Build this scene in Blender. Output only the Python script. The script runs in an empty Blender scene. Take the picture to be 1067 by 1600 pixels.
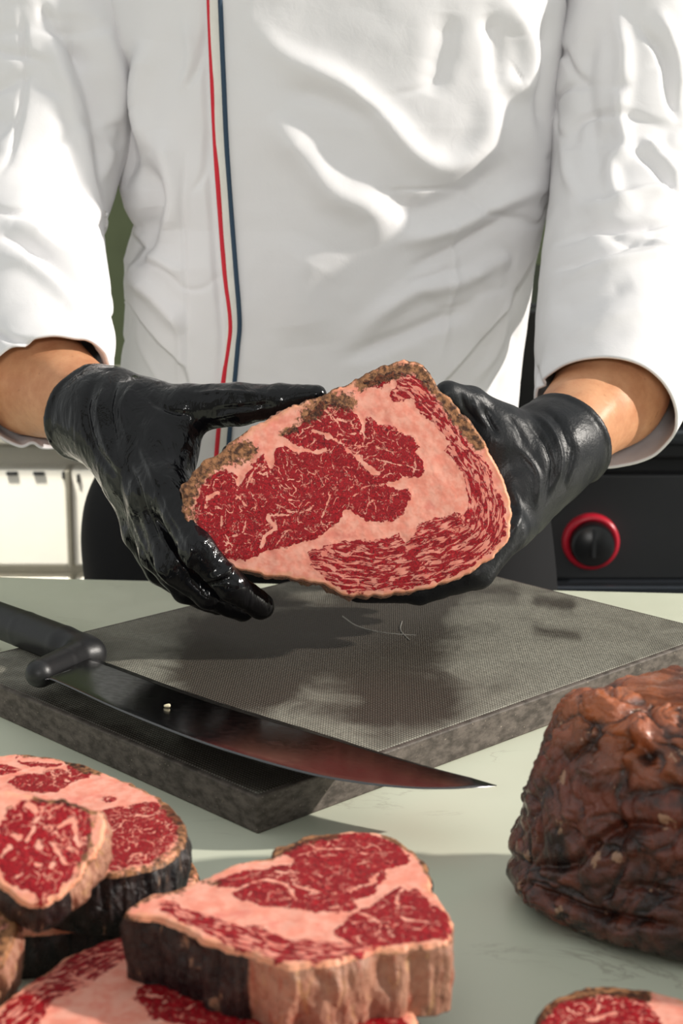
import bpy, math
import numpy as np
from mathutils import Vector

# ------------------------------------------------------------------ camera, world, lights
F = 2640.0; PITCH = math.radians(13.0); CZ = 1.33; T = 0.9      # T = table top height
sc = bpy.context.scene
cd = bpy.data.cameras.new('camera'); cam = bpy.data.objects.new('camera', cd); sc.collection.objects.link(cam)
cam.location = (0, 0, CZ); cam.rotation_euler = (math.radians(90) - PITCH, 0, 0)
cd.sensor_fit = 'VERTICAL'; cd.sensor_height = 36; cd.lens = F / 1600 * 36; cd.clip_start = 0.05
cd.dof.use_dof = True; cd.dof.focus_distance = 1.24; cd.dof.aperture_fstop = 11.5
sc.camera = cam
w = bpy.data.worlds.new('world'); sc.world = w; w.use_nodes = True
w.node_tree.nodes['Background'].inputs[0].default_value = (0.95, 0.98, 0.96, 1)
w.node_tree.nodes['Background'].inputs[1].default_value = 0.62
def light(kind, name, loc, target, energy, color, size=None, sizey=None, angle=None):
    l = bpy.data.lights.new(name, kind); o = bpy.data.objects.new(name, l); sc.collection.objects.link(o)
    o.location = loc; d = Vector(target) - Vector(loc); o.rotation_euler = d.to_track_quat('-Z', 'Y').to_euler()
    l.energy = energy; l.color = color
    if kind == 'AREA':
        l.shape = 'RECTANGLE'; l.size = size; l.size_y = sizey
    if kind == 'SPOT': l.spot_size = math.radians(50); l.spot_blend = 0.5; l.shadow_soft_size = 0.1
    if angle: l.angle = math.radians(angle)
    return o
EL = math.radians(25); AZ = math.radians(2.5)
sd = Vector((math.cos(EL) * math.cos(AZ), -math.cos(EL) * math.sin(AZ), math.sin(EL)))
light('SUN', 'sun', sd * 6, (0, 0, 0), 4.4, (1.0, 0.94, 0.86), angle=1.6)
light('AREA', 'added_fill_light', (-0.1, -3.0, 2.25), (0.0, 1.5, 1.2), 56, (1.0, 0.97, 0.93), 1.0, 0.32)  # added unseen fill behind the camera, aimed at the chef
light('SPOT', 'cabinet_fill_spot', (-0.75, 1.95, 2.2), (-0.62, 2.5, 0.7), 270, (1.0, 0.95, 0.85))  # unseen spot added to brighten the white cabinet doors
sc.view_settings.view_transform = 'Standard'; sc.view_settings.look = 'None'
sc.view_settings.gamma = 1; sc.view_settings.use_curve_mapping = False; sc.view_settings.exposure = 0.0

# ------------------------------------------------------------------ helpers
def ray(px, py):
    rx = (px - 533.5) / F; ry = -(py - 800) / F
    return np.stack([rx, math.cos(PITCH) + ry * math.sin(PITCH), -math.sin(PITCH) + ry * math.cos(PITCH)], -1)
CO = np.array([0, 0, CZ])
def P(px, py, Y):
    px, py, Y = np.broadcast_arrays(np.asarray(px, float), np.asarray(py, float), np.asarray(Y, float))
    d = ray(px, py); return CO + d * (Y / d[..., 1])[..., None]
def PT(px, py, z):
    d = ray(np.asarray(px, float), np.asarray(py, float)); return CO + d * ((z - CZ) / d[..., 2])[..., None]
def PP(px, py, p0, n):
    d = ray(np.asarray(px, float), np.asarray(py, float)); t = np.dot(p0 - CO, n) / (d @ n); return CO + d * t[..., None]
def proj(v):
    q = v - CO
    fw = q[..., 1] * math.cos(PITCH) - q[..., 2] * math.sin(PITCH)
    up = q[..., 1] * math.sin(PITCH) + q[..., 2] * math.cos(PITCH)
    return 533.5 + F * q[..., 0] / fw, 800 - F * up / fw
rng = np.random.default_rng(4)
TAB = rng.random(1 << 16)
def vnoise(x):
    i = np.floor(x).astype(np.int64); f = x - i; f = f * f * (3 - 2 * f)
    def h(a, b, c): return TAB[((i[..., 0] + a) * 73856093 ^ (i[..., 1] + b) * 19349663 ^ (i[..., 2] + c) * 83492791) & 0xffff]
    X, Y, Z = f[..., 0], f[..., 1], f[..., 2]
    c00 = h(0,0,0)*(1-X)+h(1,0,0)*X; c10 = h(0,1,0)*(1-X)+h(1,1,0)*X
    c01 = h(0,0,1)*(1-X)+h(1,0,1)*X; c11 = h(0,1,1)*(1-X)+h(1,1,1)*X
    return (c00*(1-Y)+c10*Y)*(1-Z)+(c01*(1-Y)+c11*Y)*Z - 0.5
def fbm(x, o=4):
    s = 0; a = 1.0
    for k in range(o): s = s + a * vnoise(x * 2 ** k + 17.3 * k); a *= 0.5
    return s
def worley(x, seed=0):      # distances to the two nearest jittered cell points
    i = np.floor(x).astype(np.int64); f1 = np.full(len(x), 9.0); f2 = f1.copy()
    for a in (-1, 0, 1):
        for b in (-1, 0, 1):
            for c in (-1, 0, 1):
                j = i + (a, b, c); h = (j[:, 0] * 73856093 ^ j[:, 1] * 19349663 ^ j[:, 2] * 83492791) + seed
                pt = j + np.stack([TAB[(h * 3 + k * 7919) & 0xffff] for k in range(3)], -1)
                d = np.sqrt(((x - pt) ** 2).sum(1)); f2 = np.minimum(np.maximum(f1, d), f2); f1 = np.minimum(f1, d)
    return f1, f2
def seg_dist(q, pl):      # q (N,2), polyline (M,2): distance, arclength param, signed side
    best = np.full(len(q), 1e9); par = np.zeros(len(q)); sg = np.zeros(len(q)); L = 0
    for a, b in zip(pl[:-1], pl[1:]):
        ab = b - a; l = math.hypot(*ab) + 1e-12
        t = np.clip(((q - a) @ ab) / l ** 2, 0, 1); r = q - a - t[:, None] * ab; d = np.hypot(r[:, 0], r[:, 1])
        m = d < best; best[m] = d[m]; par[m] = L + t[m] * l; sg[m] = np.sign(ab[0] * r[m, 1] - ab[1] * r[m, 0]); L += l
    return best, par, sg
def poly_sdf(q, pg):      # positive inside
    d, _, _ = seg_dist(q, np.vstack([pg, pg[:1]])); ins = np.zeros(len(q), bool); n = len(pg)
    for i in range(n):
        a, b = pg[i], pg[(i + 1) % n]
        c = (a[1] > q[:, 1]) != (b[1] > q[:, 1])
        with np.errstate(divide='ignore', invalid='ignore'):
            xi = (b[0] - a[0]) * (q[:, 1] - a[1]) / (b[1] - a[1]) + a[0]
        ins ^= c & (q[:, 0] < xi)
    return np.where(ins, d, -d)
def catmull(p, n, closed=True):
    p = np.asarray(p, float); m = len(p)
    if closed: q = np.vstack([p[-1:], p, p[:2]]); segs = m
    else: q = np.vstack([2 * p[:1] - p[1:2], p, 2 * p[-1:] - p[-2:-1]]); segs = m - 1
    u = np.linspace(0, segs, n, endpoint=not closed); i = np.minimum(u.astype(int), segs - 1); t = (u - i)[:, None]
    a, b, c, d = q[i], q[i + 1], q[i + 2], q[i + 3]
    return 0.5 * (2 * b + (c - a) * t + (2 * a - 5 * b + 4 * c - d) * t ** 2 + (-a + 3 * b - 3 * c + d) * t ** 3)
def mk(name, V, Fc, mat=None, parent=None, attrs=None, smooth=True, vec=None):
    me = bpy.data.meshes.new(name); V = np.asarray(V, np.float32)
    if isinstance(Fc, np.ndarray) and Fc.ndim == 2:
        k = Fc.shape[1]; me.vertices.add(len(V)); me.vertices.foreach_set('co', V.ravel())
        me.loops.add(Fc.size); me.loops.foreach_set('vertex_index', Fc.astype(np.int32).ravel())
        me.polygons.add(len(Fc)); me.polygons.foreach_set('loop_start', np.arange(len(Fc), dtype=np.int32) * k)
        me.update(calc_edges=True); me.validate()
    else: me.from_pydata(V.tolist(), [], [list(map(int, f)) for f in Fc]); me.update()
    if smooth: me.polygons.foreach_set('use_smooth', [True] * len(me.polygons))
    for k, a in (attrs or {}).items():
        at = me.attributes.new(k, 'FLOAT', 'POINT'); at.data.foreach_set('value', np.asarray(a, np.float32))
    for k, a in (vec or {}).items():
        at = me.attributes.new(k, 'FLOAT_VECTOR', 'POINT'); at.data.foreach_set('vector', np.asarray(a, np.float32).ravel())
    o = bpy.data.objects.new(name, me); sc.collection.objects.link(o)
    if mat: me.materials.append(mat)
    if parent: o.parent = parent
    return o
def thing(name, label, cat, loc=(0, 0, 0), group=None):
    o = bpy.data.objects.new(name, None); sc.collection.objects.link(o); o.empty_display_size = 0.05
    o['label'] = label; o['category'] = cat
    if group: o['group'] = group
    return o
def grid_faces(nr, nc, wrap):       # nr rows, nc columns
    r = np.arange(nr - 1)[:, None]; c = np.arange(nc if wrap else nc - 1)[None, :]; c2 = (c + 1) % nc
    return np.stack([r * nc + c, r * nc + c2, (r + 1) * nc + c2, (r + 1) * nc + c], -1).reshape(-1, 4)
def grid_normals(G, wrap):          # G (nr,nc,3)
    du = np.roll(G, -1, 1) - np.roll(G, 1, 1) if wrap else np.gradient(G, axis=1)
    dv = np.gradient(G, axis=0); n = np.cross(du, dv); return n / (np.linalg.norm(n, axis=-1, keepdims=True) + 1e-12)
def bev_box(name, c, s, mat, parent=None, bev=0.002, rot=0, seg=2, kind=None):
    x, y, z = s[0] / 2, s[1] / 2, s[2] / 2
    V = np.array([(i, j, k) for i in (-x, x) for j in (-y, y) for k in (-z, z)])
    ca, sa = math.cos(rot), math.sin(rot); V = np.stack([V[:, 0] * ca - V[:, 1] * sa, V[:, 0] * sa + V[:, 1] * ca, V[:, 2]], -1) + np.array(c)
    o = mk(name, V, [(0, 1, 3, 2), (4, 6, 7, 5), (0, 4, 5, 1), (2, 3, 7, 6), (0, 2, 6, 4), (1, 5, 7, 3)], mat, parent, smooth=False)
    if bev:
        m = o.modifiers.new('bevel', 'BEVEL'); m.width = bev; m.segments = seg
    if kind: o['kind'] = kind
    return o
def lathe(name, prof, org, axis, mat, parent=None, n=48):   # prof (r, h) along axis
    axis = np.array(axis, float); axis /= np.linalg.norm(axis)
    t = np.cross(axis, (0, 0, 1) if abs(axis[2]) < .9 else (1, 0, 0)); t /= np.linalg.norm(t); b = np.cross(axis, t)
    a = np.linspace(0, 2 * math.pi, n, endpoint=False); pr = np.array(prof, float)
    G = np.array(org) + pr[:, 1, None, None] * axis + pr[:, 0, None, None] * (np.cos(a)[:, None] * t + np.sin(a)[:, None] * b)
    return mk(name, G.reshape(-1, 3), grid_faces(len(pr), n, True), mat, parent)

# ------------------------------------------------------------------ surface nets for hands / body
def round_cone(X, a, b, r1, r2):
    a = np.asarray(a, np.float32); b = np.asarray(b, np.float32); ab = b - a; l2 = float(ab @ ab) + 1e-9
    pa = X - a; t = np.clip((pa @ ab) / l2, 0, 1); d = pa - t[..., None] * ab
    return np.sqrt((d * d).sum(-1)) - (r1 + (r2 - r1) * t)
def smin(a, b, k):
    h = np.clip(0.5 + 0.5 * (b - a) / k, 0, 1); return b + (a - b) * h - k * h * (1 - h)
def nets(fn, lo, hi, h):
    lo = np.array(lo); hi = np.array(hi); n = np.ceil((hi - lo) / h).astype(int) + 1
    ax = [lo[i] + h * np.arange(n[i]) for i in range(3)]
    S = np.empty(n, np.float32)
    for i0 in range(0, n[0], 24):
        X = np.stack(np.meshgrid(ax[0][i0:i0 + 24], ax[1], ax[2], indexing='ij'), -1).astype(np.float32); S[i0:i0 + 24] = fn(X)
    ins = S < 0
    acc = np.zeros(tuple(n - 1) + (3,), np.float32); cnt = np.zeros(tuple(n - 1), np.float32)
    cs = [(i, j, k) for i in (0, 1) for j in (0, 1) for k in (0, 1)]
    def sub(A, o): return A[o[0]:o[0] + n[0] - 1, o[1]:o[1] + n[1] - 1, o[2]:o[2] + n[2] - 1]
    for a in range(8):
        for b in range(a + 1, 8):
            A, B = cs[a], cs[b]
            if sum(abs(p - q) for p, q in zip(A, B)) != 1: continue
            sa, sb = sub(S, A), sub(S, B); m = (sa < 0) != (sb < 0); t = np.where(m, sa / (sa - sb + 1e-12), 0)
            for k in range(3): acc[..., k] += np.where(m, A[k] + t * (B[k] - A[k]), 0)
            cnt += m
    act = cnt > 0; idx = -np.ones(act.shape, np.int64); idx[act] = np.arange(act.sum())
    ijk = np.argwhere(act); V = lo + h * (ijk + acc[act] / cnt[act][:, None])
    Q = []
    for d in range(3):
        u, v = (d + 1) % 3, (d + 2) % 3
        s0 = [slice(None)] * 3; s1 = [slice(None)] * 3; s0[d] = slice(0, -1); s1[d] = slice(1, None)
        e = np.argwhere(ins[tuple(s0)] != ins[tuple(s1)])
        e = e[(e[:, u] > 0) & (e[:, v] > 0) & (e[:, u] < n[u] - 1) & (e[:, v] < n[v] - 1)]
        if not len(e): continue
        fl = ins[e[:, 0], e[:, 1], e[:, 2]]
        def at(du, dv):
            c = e.copy(); c[:, u] += du; c[:, v] += dv; return idx[c[:, 0], c[:, 1], c[:, 2]]
        q = np.stack([at(-1, -1), at(0, -1), at(0, 0), at(-1, 0)], -1); q[~fl] = q[~fl][:, ::-1]; Q.append(q)
    Q = np.vstack(Q)
    # two rounds of laplacian smoothing
    for _ in range(2):
        s = np.zeros_like(V); c = np.zeros(len(V))
        for k in range(4):
            np.add.at(s, Q[:, k], V[Q[:, (k + 1) % 4]]); np.add.at(c, Q[:, k], 1)
            np.add.at(s, Q[:, k], V[Q[:, (k + 3) % 4]]); np.add.at(c, Q[:, k], 1)
        V = 0.5 * V + 0.5 * s / np.maximum(c, 1)[:, None]
    return V, Q
def vnormals(V, Q):
    fn = np.cross(V[Q[:, 2]] - V[Q[:, 0]], V[Q[:, 3]] - V[Q[:, 1]]); N = np.zeros_like(V)
    for k in range(4): np.add.at(N, Q[:, k], fn)
    return N / (np.linalg.norm(N, axis=1, keepdims=True) + 1e-12)
def strokes_disp(V, N, strokes, facing=True):
    px, py = proj(V); q = np.stack([px, py], -1); D = np.zeros(len(V))
    vd = CO - V; vd /= np.linalg.norm(vd, axis=1, keepdims=True); fac = np.clip((N * vd).sum(1) * 4, 0, 1) if facing else 1
    for pts, wd, amp in strokes:
        pl = np.array(pts, float); lo = pl.min(0) - 3 * wd; hi = pl.max(0) + 3 * wd
        m = ((q > lo) & (q < hi)).all(1)
        if not m.any(): continue
        plc = catmull(pl, len(pl) * 5, False) if len(pl) > 2 else pl
        d, par, _ = seg_dist(q[m], plc); L = np.hypot(*(np.diff(plc, axis=0).T)).sum()
        tap = np.clip(np.minimum(par, L - par) / (0.25 * L) + 0.15, 0, 1)
        D[m] += amp * np.exp(-(d / wd) ** 2) * tap
    return V + N * (D * fac)[:, None]

# ------------------------------------------------------------------ node materials
class NT:
    def __init__(s, name):
        s.m = bpy.data.materials.new(name); s.m.use_nodes = True; s.t = s.m.node_tree; s.b = s.t.nodes['Principled BSDF']
    def n(s, k, **kw):
        x = s.t.nodes.new(k)
        for a, v in kw.items(): setattr(x, a, v)
        return x
    def set(s, sock, v):
        if isinstance(v, bpy.types.NodeSocket): s.t.links.new(v, sock)
        elif isinstance(v, tuple) and len(v) == 3 and sock.type == 'RGBA': sock.default_value = (*v, 1)
        else: sock.default_value = v
    def math(s, op, a, b=0.0, clamp=False):
        x = s.n('ShaderNodeMath', operation=op, use_clamp=clamp); s.set(x.inputs[0], a); s.set(x.inputs[1], b); return x.outputs[0]
    def noise(s, vec, scale, detail=4, rough=0.5, dist=0.0, off=None):
        x = s.n('ShaderNodeTexNoise')
        if off is not None:
            ad = s.n('ShaderNodeVectorMath', operation='ADD'); s.set(ad.inputs[0], vec); ad.inputs[1].default_value = off; vec = ad.outputs[0]
        s.set(x.inputs['Vector'], vec); x.inputs['Scale'].default_value = scale; x.inputs['Detail'].default_value = detail
        x.inputs['Roughness'].default_value = rough; x.inputs['Distortion'].default_value = dist; return x.outputs['Fac']
    def ramp(s, v, a, b, c=0.0, d=1.0):
        x = s.n('ShaderNodeMapRange', interpolation_type='SMOOTHSTEP'); s.set(x.inputs[0], v)
        for i, k in enumerate((a, b, c, d)): s.set(x.inputs[1 + i], k)
        return x.outputs[0]
    def mix(s, f, a, b):
        x = s.n('ShaderNodeMix', data_type='RGBA'); s.set(x.inputs[0], f); s.set(x.inputs[6], a); s.set(x.inputs[7], b); return x.outputs[2]
    def attr(s, name, o='Fac'): return s.n('ShaderNodeAttribute', attribute_name=name).outputs[o]
    def obj(s): return s.n('ShaderNodeTexCoord').outputs['Object']
    def scale(s, v, sc3):
        x = s.n('ShaderNodeMapping'); s.set(x.inputs[0], v); x.inputs['Scale'].default_value = sc3; return x.outputs[0]
    def bump(s, h, strength=0.3, dist=0.001, nrm=None):
        x = s.n('ShaderNodeBump'); s.set(x.inputs['Height'], h); x.inputs['Strength'].default_value = strength; x.inputs['Distance'].default_value = dist
        if nrm is not None: s.set(x.inputs['Normal'], nrm)
        return x.outputs[0]
    def out(s, color=None, rough=None, metal=None, normal=None, spec=None, coat=None, sss=None):
        if color is not None: s.set(s.b.inputs['Base Color'], color)
        if rough is not None: s.set(s.b.inputs['Roughness'], rough)
        if metal is not None: s.b.inputs['Metallic'].default_value = metal
        if normal is not None: s.set(s.b.inputs['Normal'], normal)
        if spec is not None: s.set(s.b.inputs['Specular IOR Level'], spec)
        if coat is not None: s.b.inputs['Coat Weight'].default_value = coat; s.b.inputs['Coat Roughness'].default_value = 0.12
        if sss is not None: s.b.inputs['Subsurface Weight'].default_value = sss; s.b.inputs['Subsurface Radius'].default_value = (0.008, 0.003, 0.002); s.b.inputs['Subsurface Scale'].default_value = 0.5
        return s.m

def mat_cloth(name, col=(0.80, 0.79, 0.80)):
    t = NT(name); o = t.obj()
    n1 = t.noise(o, 900, 2); n2 = t.noise(o, 55, 4, 0.55, 0.6)
    h = t.math('ADD', t.math('MULTIPLY', n1, 0.12), t.math('MULTIPLY', n2, 1.0))
    c = t.mix(t.noise(o, 14, 3), tuple(x * 0.97 for x in col), col)
    return t.out(c, 0.85, normal=t.bump(h, 0.25, 0.0016), spec=0.2)
def mat_face():
    t = NT('marbled_beef'); uv = t.attr('uvm', 'Vector'); fl = t.attr('flow', 'Vector')
    mus = t.attr('mus'); vein = t.attr('vein'); cap = t.attr('cap'); crust = t.attr('crust'); rim = t.attr('rim')
    wob = t.math('SUBTRACT', t.noise(uv, 2.2, 6, 0.62), 0.5)
    m0 = t.ramp(t.math('ADD', t.math('ADD', mus, 0.05), t.math('MULTIPLY', wob, 0.9)), -0.02, 0.03)
    # authored fat veins, broken up by noise
    v0 = t.ramp(t.math('ADD', vein, t.math('MULTIPLY', t.math('SUBTRACT', t.noise(uv, 2.6, 7, 0.66, off=(3, 5, 1)), 0.5), 0.55)), 0.0, 0.04)
    v0 = t.math('MAXIMUM', v0, t.ramp(t.math('ADD', t.attr('thread'), t.math('MULTIPLY', t.math('SUBTRACT', t.noise(uv, 5, 5, 0.6, off=(6, 2, 1)), 0.5), 0.16)), 0.0, 0.022))
    # fine marbling flecks
    na = t.noise(t.scale(uv, (1.25, 0.8, 1)), 1.25, 7, 0.66, 0.7, off=(9, 2, 4))
    web = t.math('SUBTRACT', 1.0, t.ramp(t.math('ABSOLUTE', t.math('SUBTRACT', na, 0.5)), 0.008, 0.016))
    dens = t.ramp(t.noise(uv, 1.7, 4, 0.6, off=(4, 4, 4)), 0.52, 0.58)
    web = t.math('MULTIPLY', web, dens)
    nb = t.noise(t.scale(uv, (1.1, .8, 1)), 4.2, 6, 0.62, 0.6, off=(1, 7, 2)); spk = t.ramp(nb, 0.64, 0.66)
    fleck = t.math('MAXIMUM', web, t.math('MULTIPLY', spk, 0.9))
    # streaky cap muscle, grain follows the rim
    ns = t.noise(t.scale(fl, (0.9, 3.3, 1)), 1.1, 8, 0.64, 0.7)
    streak = t.math('MULTIPLY', t.ramp(ns, 0.515, 0.545), cap)
    fat = t.math('MAXIMUM', t.math('SUBTRACT', 1.0, m0), v0)
    fat = t.math('MAXIMUM', fat, t.math('MULTIPLY', fleck, t.math('SUBTRACT', 1.0, cap)))
    fat = t.math('MAXIMUM', fat, streak)
    grain = t.noise(uv, 6, 7, 0.75, 0.4); big = t.noise(uv, 0.8, 3)
    red = t.mix(t.ramp(grain, 0.35, 0.68), (0.10, 0.001, 0.004), (0.60, 0.010, 0.020))
    red = t.mix(t.ramp(big, 0.35, 0.65), red, t.mix(0.5, red, (0.30, 0.004, 0.010)))
    fatc = t.mix(t.ramp(t.noise(uv, 1.3, 5, 0.6), 0.35, 0.65), (0.88, 0.30, 0.215), (0.94, 0.43, 0.325))
    blush = t.ramp(t.noise(uv, 0.7, 3, off=(7, 7, 7)), 0.56, 0.72)
    fatc = t.mix(t.math('MULTIPLY', blush, 0.55), fatc, (0.80, 0.20, 0.16))
    yel = t.math('SUBTRACT', 1.0, t.ramp(t.math('ADD', rim, t.math('MULTIPLY', wob, 1.2)), 0.05, 0.5))
    fatc = t.mix(t.math('MULTIPLY', yel, 0.4), fatc, (0.74, 0.38, 0.16))
    fatc = t.mix(t.math('MULTIPLY', cap, 0.28), fatc, (0.70, 0.10, 0.09)); col = t.mix(fat, red, fatc)
    # browned, dried zones near the rim
    cn = t.ramp(t.math('ADD', crust, t.math('MULTIPLY', t.math('SUBTRACT', t.noise(uv, 3.0, 7, 0.66, off=(2, 1, 8)), 0.5), 1.5)), 0.38, 0.62)
    dark = t.mix(fat, t.mix(t.ramp(t.noise(uv, 3, 6, .65), .38, .62), (0.022, 0.007, 0.004), (0.20, 0.055, 0.022)), t.mix(t.ramp(t.noise(uv, 2.5, 6, .65), .38, .62), (0.07, 0.028, 0.014), (0.42, 0.19, 0.085)))
    col = t.mix(cn, col, dark)
    h = t.math('ADD', t.math('MULTIPLY', fat, -0.5), t.math('ADD', t.math('MULTIPLY', t.math('MULTIPLY', grain, t.math('SUBTRACT', 1.05, fat)), 0.9), t.math('MULTIPLY', cn, t.noise(uv, 6, 5))))
    return t.out(col, t.ramp(fat, 0, 1, 0.38, 0.5), normal=t.bump(h, 0.55, 0.0009), spec=0.28)
def mat_rind():
    t = NT('dry_aged_rind'); o = t.obj(); st = t.attr('stripe', 'Vector'); pale = t.attr('pale')
    n1 = t.noise(t.scale(st, (1.7, 0.6, 1)), 1.0, 6, 0.6, 0.5); n2 = t.noise(o, 160, 6, 0.6, 0.6)
    dk = t.mix(t.ramp(n1, 0.36, 0.64), (0.004, 0.004, 0.006), (0.045, 0.030, 0.028))
    dk = t.mix(t.ramp(n1, 0.62, 0.70), dk, (0.36, 0.21, 0.13))
    ft = t.mix(t.ramp(n2, 0.3, 0.7), (0.40, 0.18, 0.12), (0.54, 0.28, 0.19))
    ft = t.mix(t.math('MULTIPLY', t.ramp(n1, 0.57, 0.66), .6), ft, (0.42, 0.09, 0.05)); ft = t.mix(t.math('MULTIPLY', t.ramp(n1, 0.42, 0.34), .6), ft, (0.62, 0.36, 0.17))
    f = t.ramp(t.math('ADD', pale, t.math('MULTIPLY', t.math('SUBTRACT', n2, 0.5), 0.35)), 0.4, 0.6)
    h = t.math('ADD', n1, t.math('MULTIPLY', n2, 0.6))
    return t.out(t.mix(f, dk, ft), t.ramp(n2, 0.3, 0.7, 0.22, 0.42), normal=t.bump(h, 0.9, 0.003), spec=0.5)
def mat_roast():
    t = NT('dark_aged_crust'); o = t.obj(); h0 = t.attr('lump'); top = t.attr('topness')
    n1 = t.noise(o, 26, 7, 0.62, 0.8); n2 = t.noise(o, 110, 7, 0.65, 0.5); n3 = t.noise(o, 14, 4, 0.5, 0.5, off=(3, 3, 3))
    c = t.mix(t.ramp(n1, 0.36, 0.62), (0.020, 0.007, 0.005), (0.19, 0.040, 0.018))
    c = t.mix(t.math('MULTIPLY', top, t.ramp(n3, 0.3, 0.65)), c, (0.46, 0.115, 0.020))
    c = t.mix(t.math('MULTIPLY', t.ramp(n3, 0.52, 0.70), 0.7), c, (0.36, 0.10, 0.05))
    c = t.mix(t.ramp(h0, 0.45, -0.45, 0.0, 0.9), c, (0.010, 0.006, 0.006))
    flk = t.math('MULTIPLY', t.ramp(t.noise(o, 75, 5, 0.6, 0.3, off=(5, 1, 2)), 0.64, 0.67), 0.75)
    c = t.mix(flk, c, (0.55, 0.32, 0.20))
    return t.out(c, t.ramp(n2, 0.3, 0.7, 0.18, 0.36), normal=t.bump(t.math('ADD', n2, n1), 0.6, 0.004), spec=0.6, coat=0.3)
def mat_glove(name, glossy):
    t = NT(name); o = t.obj()
    if glossy:
        n = t.math('ADD', t.noise(t.scale(o, (1.0, 1.0, 0.35)), 60, 3, 0.5, 2.2), t.math('MULTIPLY', t.noise(o, 260, 3), 0.10))
        return t.out((0.004, 0.004, 0.005), 0.10, normal=t.bump(n, 0.34, 0.004), spec=0.36)
    n = t.math('ADD', t.noise(t.scale(o, (1, 1, .5)), 55, 3, 0.5, 1.6), t.math('MULTIPLY', t.noise(o, 500, 4), 0.35))
    return t.out((0.009, 0.010, 0.012), t.ramp(t.noise(o, 40, 4), .3, .7, 0.36, 0.5), normal=t.bump(n, 0.4, 0.002), spec=0.34)
def plain(name, col, rough=0.5, metal=0.0, nscale=60, amp=0.12, bump=0.1, spec=0.5, bdist=0.001):
    t = NT(name); o = t.obj(); n = t.noise(o, nscale, 5, 0.6)
    c = t.mix(n, tuple(x * (1 - amp) for x in col), tuple(min(1, x * (1 + amp)) for x in col))
    return t.out(c, rough, metal, t.bump(n, bump, bdist), spec=spec)
def mat_skin():
    t = NT('tanned_skin'); o = t.obj()
    c = t.mix(t.ramp(t.noise(o, 30, 6, 0.65), 0.3, 0.7), (0.50, 0.215, 0.105), (0.66, 0.335, 0.18))
    c = t.mix(t.math('MULTIPLY', t.ramp(t.noise(o, 130, 3, off=(2, 2, 2)), 0.68, 0.76), 0.5), c, (0.30, 0.11, 0.05))
    hb = t.noise(t.scale(o, (1, 1, 1)), 420, 5, 0.6)
    return t.out(c, 0.46, normal=t.bump(hb, 0.22, 0.0008), spec=0.4, sss=0.12)
def mat_table():
    t = NT('pale_marble'); o = t.obj()
    base = t.mix(t.noise(o, 6, 5), (0.66, 0.69, 0.54), (0.76, 0.78, 0.64))
    v = t.math('ABSOLUTE', t.math('SUBTRACT', t.noise(t.scale(o, (0.8, 1.6, 1)), 7, 8, 0.6, 1.4), 0.5))
    ve = t.math('MULTIPLY', t.math('SUBTRACT', 1.0, t.ramp(v, 0.0, 0.012)), t.ramp(t.noise(o, 9, 2, off=(1, 1, 1)), 0.5, 0.66))
    base = t.mix(t.math('MULTIPLY', ve, 0.5), base, (0.34, 0.31, 0.24))
    return t.out(base, t.ramp(t.noise(o, 30, 4), .3, .7, 0.28, 0.40), spec=0.4)
def mat_board():
    t = NT('stained_shaded_board'); st = t.attr('stain_shade'); uv = t.attr('uvm', 'Vector')
    # woven emboss, 1.9 mm pitch
    def wave(rot):
        mp = t.n('ShaderNodeMapping'); t.set(mp.inputs[0], uv); mp.inputs['Rotation'].default_value = (0, 0, rot)
        wv = t.n('ShaderNodeTexWave', bands_direction='X'); t.set(wv.inputs[0], mp.outputs[0]); wv.inputs['Scale'].default_value = 1.25; return wv.outputs['Fac']
    wea = t.math('MULTIPLY', wave(0.0), wave(math.radians(90)))
    n1 = t.noise(uv, 0.22, 7, 0.62, 0.8); n2 = t.noise(t.scale(uv, (1, 1, 1)), 2.4, 6, 0.7)
    s = t.ramp(t.math('ADD', st, t.math('MULTIPLY', t.math('SUBTRACT', t.math('ADD', t.math('MULTIPLY', n1, 0.7), t.math('MULTIPLY', n2, 0.3)), 0.5), 2.2)), -0.05, 0.85)
    light_ = t.mix(t.ramp(n2, .2, .8), (0.19, 0.18, 0.145), (0.46, 0.44, 0.36))
    c = t.mix(s, light_, t.mix(n2, (0.014, 0.009, 0.006), (0.075, 0.054, 0.034)))
    c = t.mix(t.math('MULTIPLY', t.ramp(wea, 0.1, 0.6), 0.8), t.mix(0.38, c, (0.01, 0.01, 0.01)), t.mix(0.20, c, (0.52, 0.50, 0.44)))
    sp = t.ramp(t.noise(uv, 11, 3), 0.70, 0.76); c = t.mix(t.math('MULTIPLY', sp, 0.6), c, (0.45, 0.42, 0.36))
    return t.out(c, 0.55, normal=t.bump(t.math('ADD', wea, t.math('MULTIPLY', n2, 0.5)), 0.7, 0.0009), spec=0.4)
def mat_board_side():
    t = NT('worn_board_edge'); o = t.obj(); n = t.noise(t.scale(o, (1, 1, 2)), 90, 6, 0.65)
    c = t.mix(t.ramp(n, .3, .7), (0.050, 0.041, 0.034), (0.150, 0.125, 0.108))
    sp = t.ramp(t.noise(o, 520, 3), 0.68, 0.74); c = t.mix(t.math('MULTIPLY', sp, 0.6), c, (0.45, 0.38, 0.30))
    return t.out(c, 0.6, normal=t.bump(n, 0.4, 0.0006), spec=0.3)
def mat_blade():
    t = NT('brushed_blade_steel'); o = t.obj(); n = t.noise(t.scale(o, (1, 1, 1)), 200, 4)
    return t.out((0.13, 0.13, 0.135), t.ramp(n, .3, .7, 0.14, 0.2), 1.0, t.bump(n, 0.05, 0.0003))
CLOTH = mat_cloth('white_cotton_twill'); FACE = mat_face(); RIND = mat_rind(); ROAST = mat_roast(); SKIN = mat_skin()
GLOSS = mat_glove('glossy_black_nitrile', True); MATTE = mat_glove('matte_black_nitrile', False)

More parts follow.
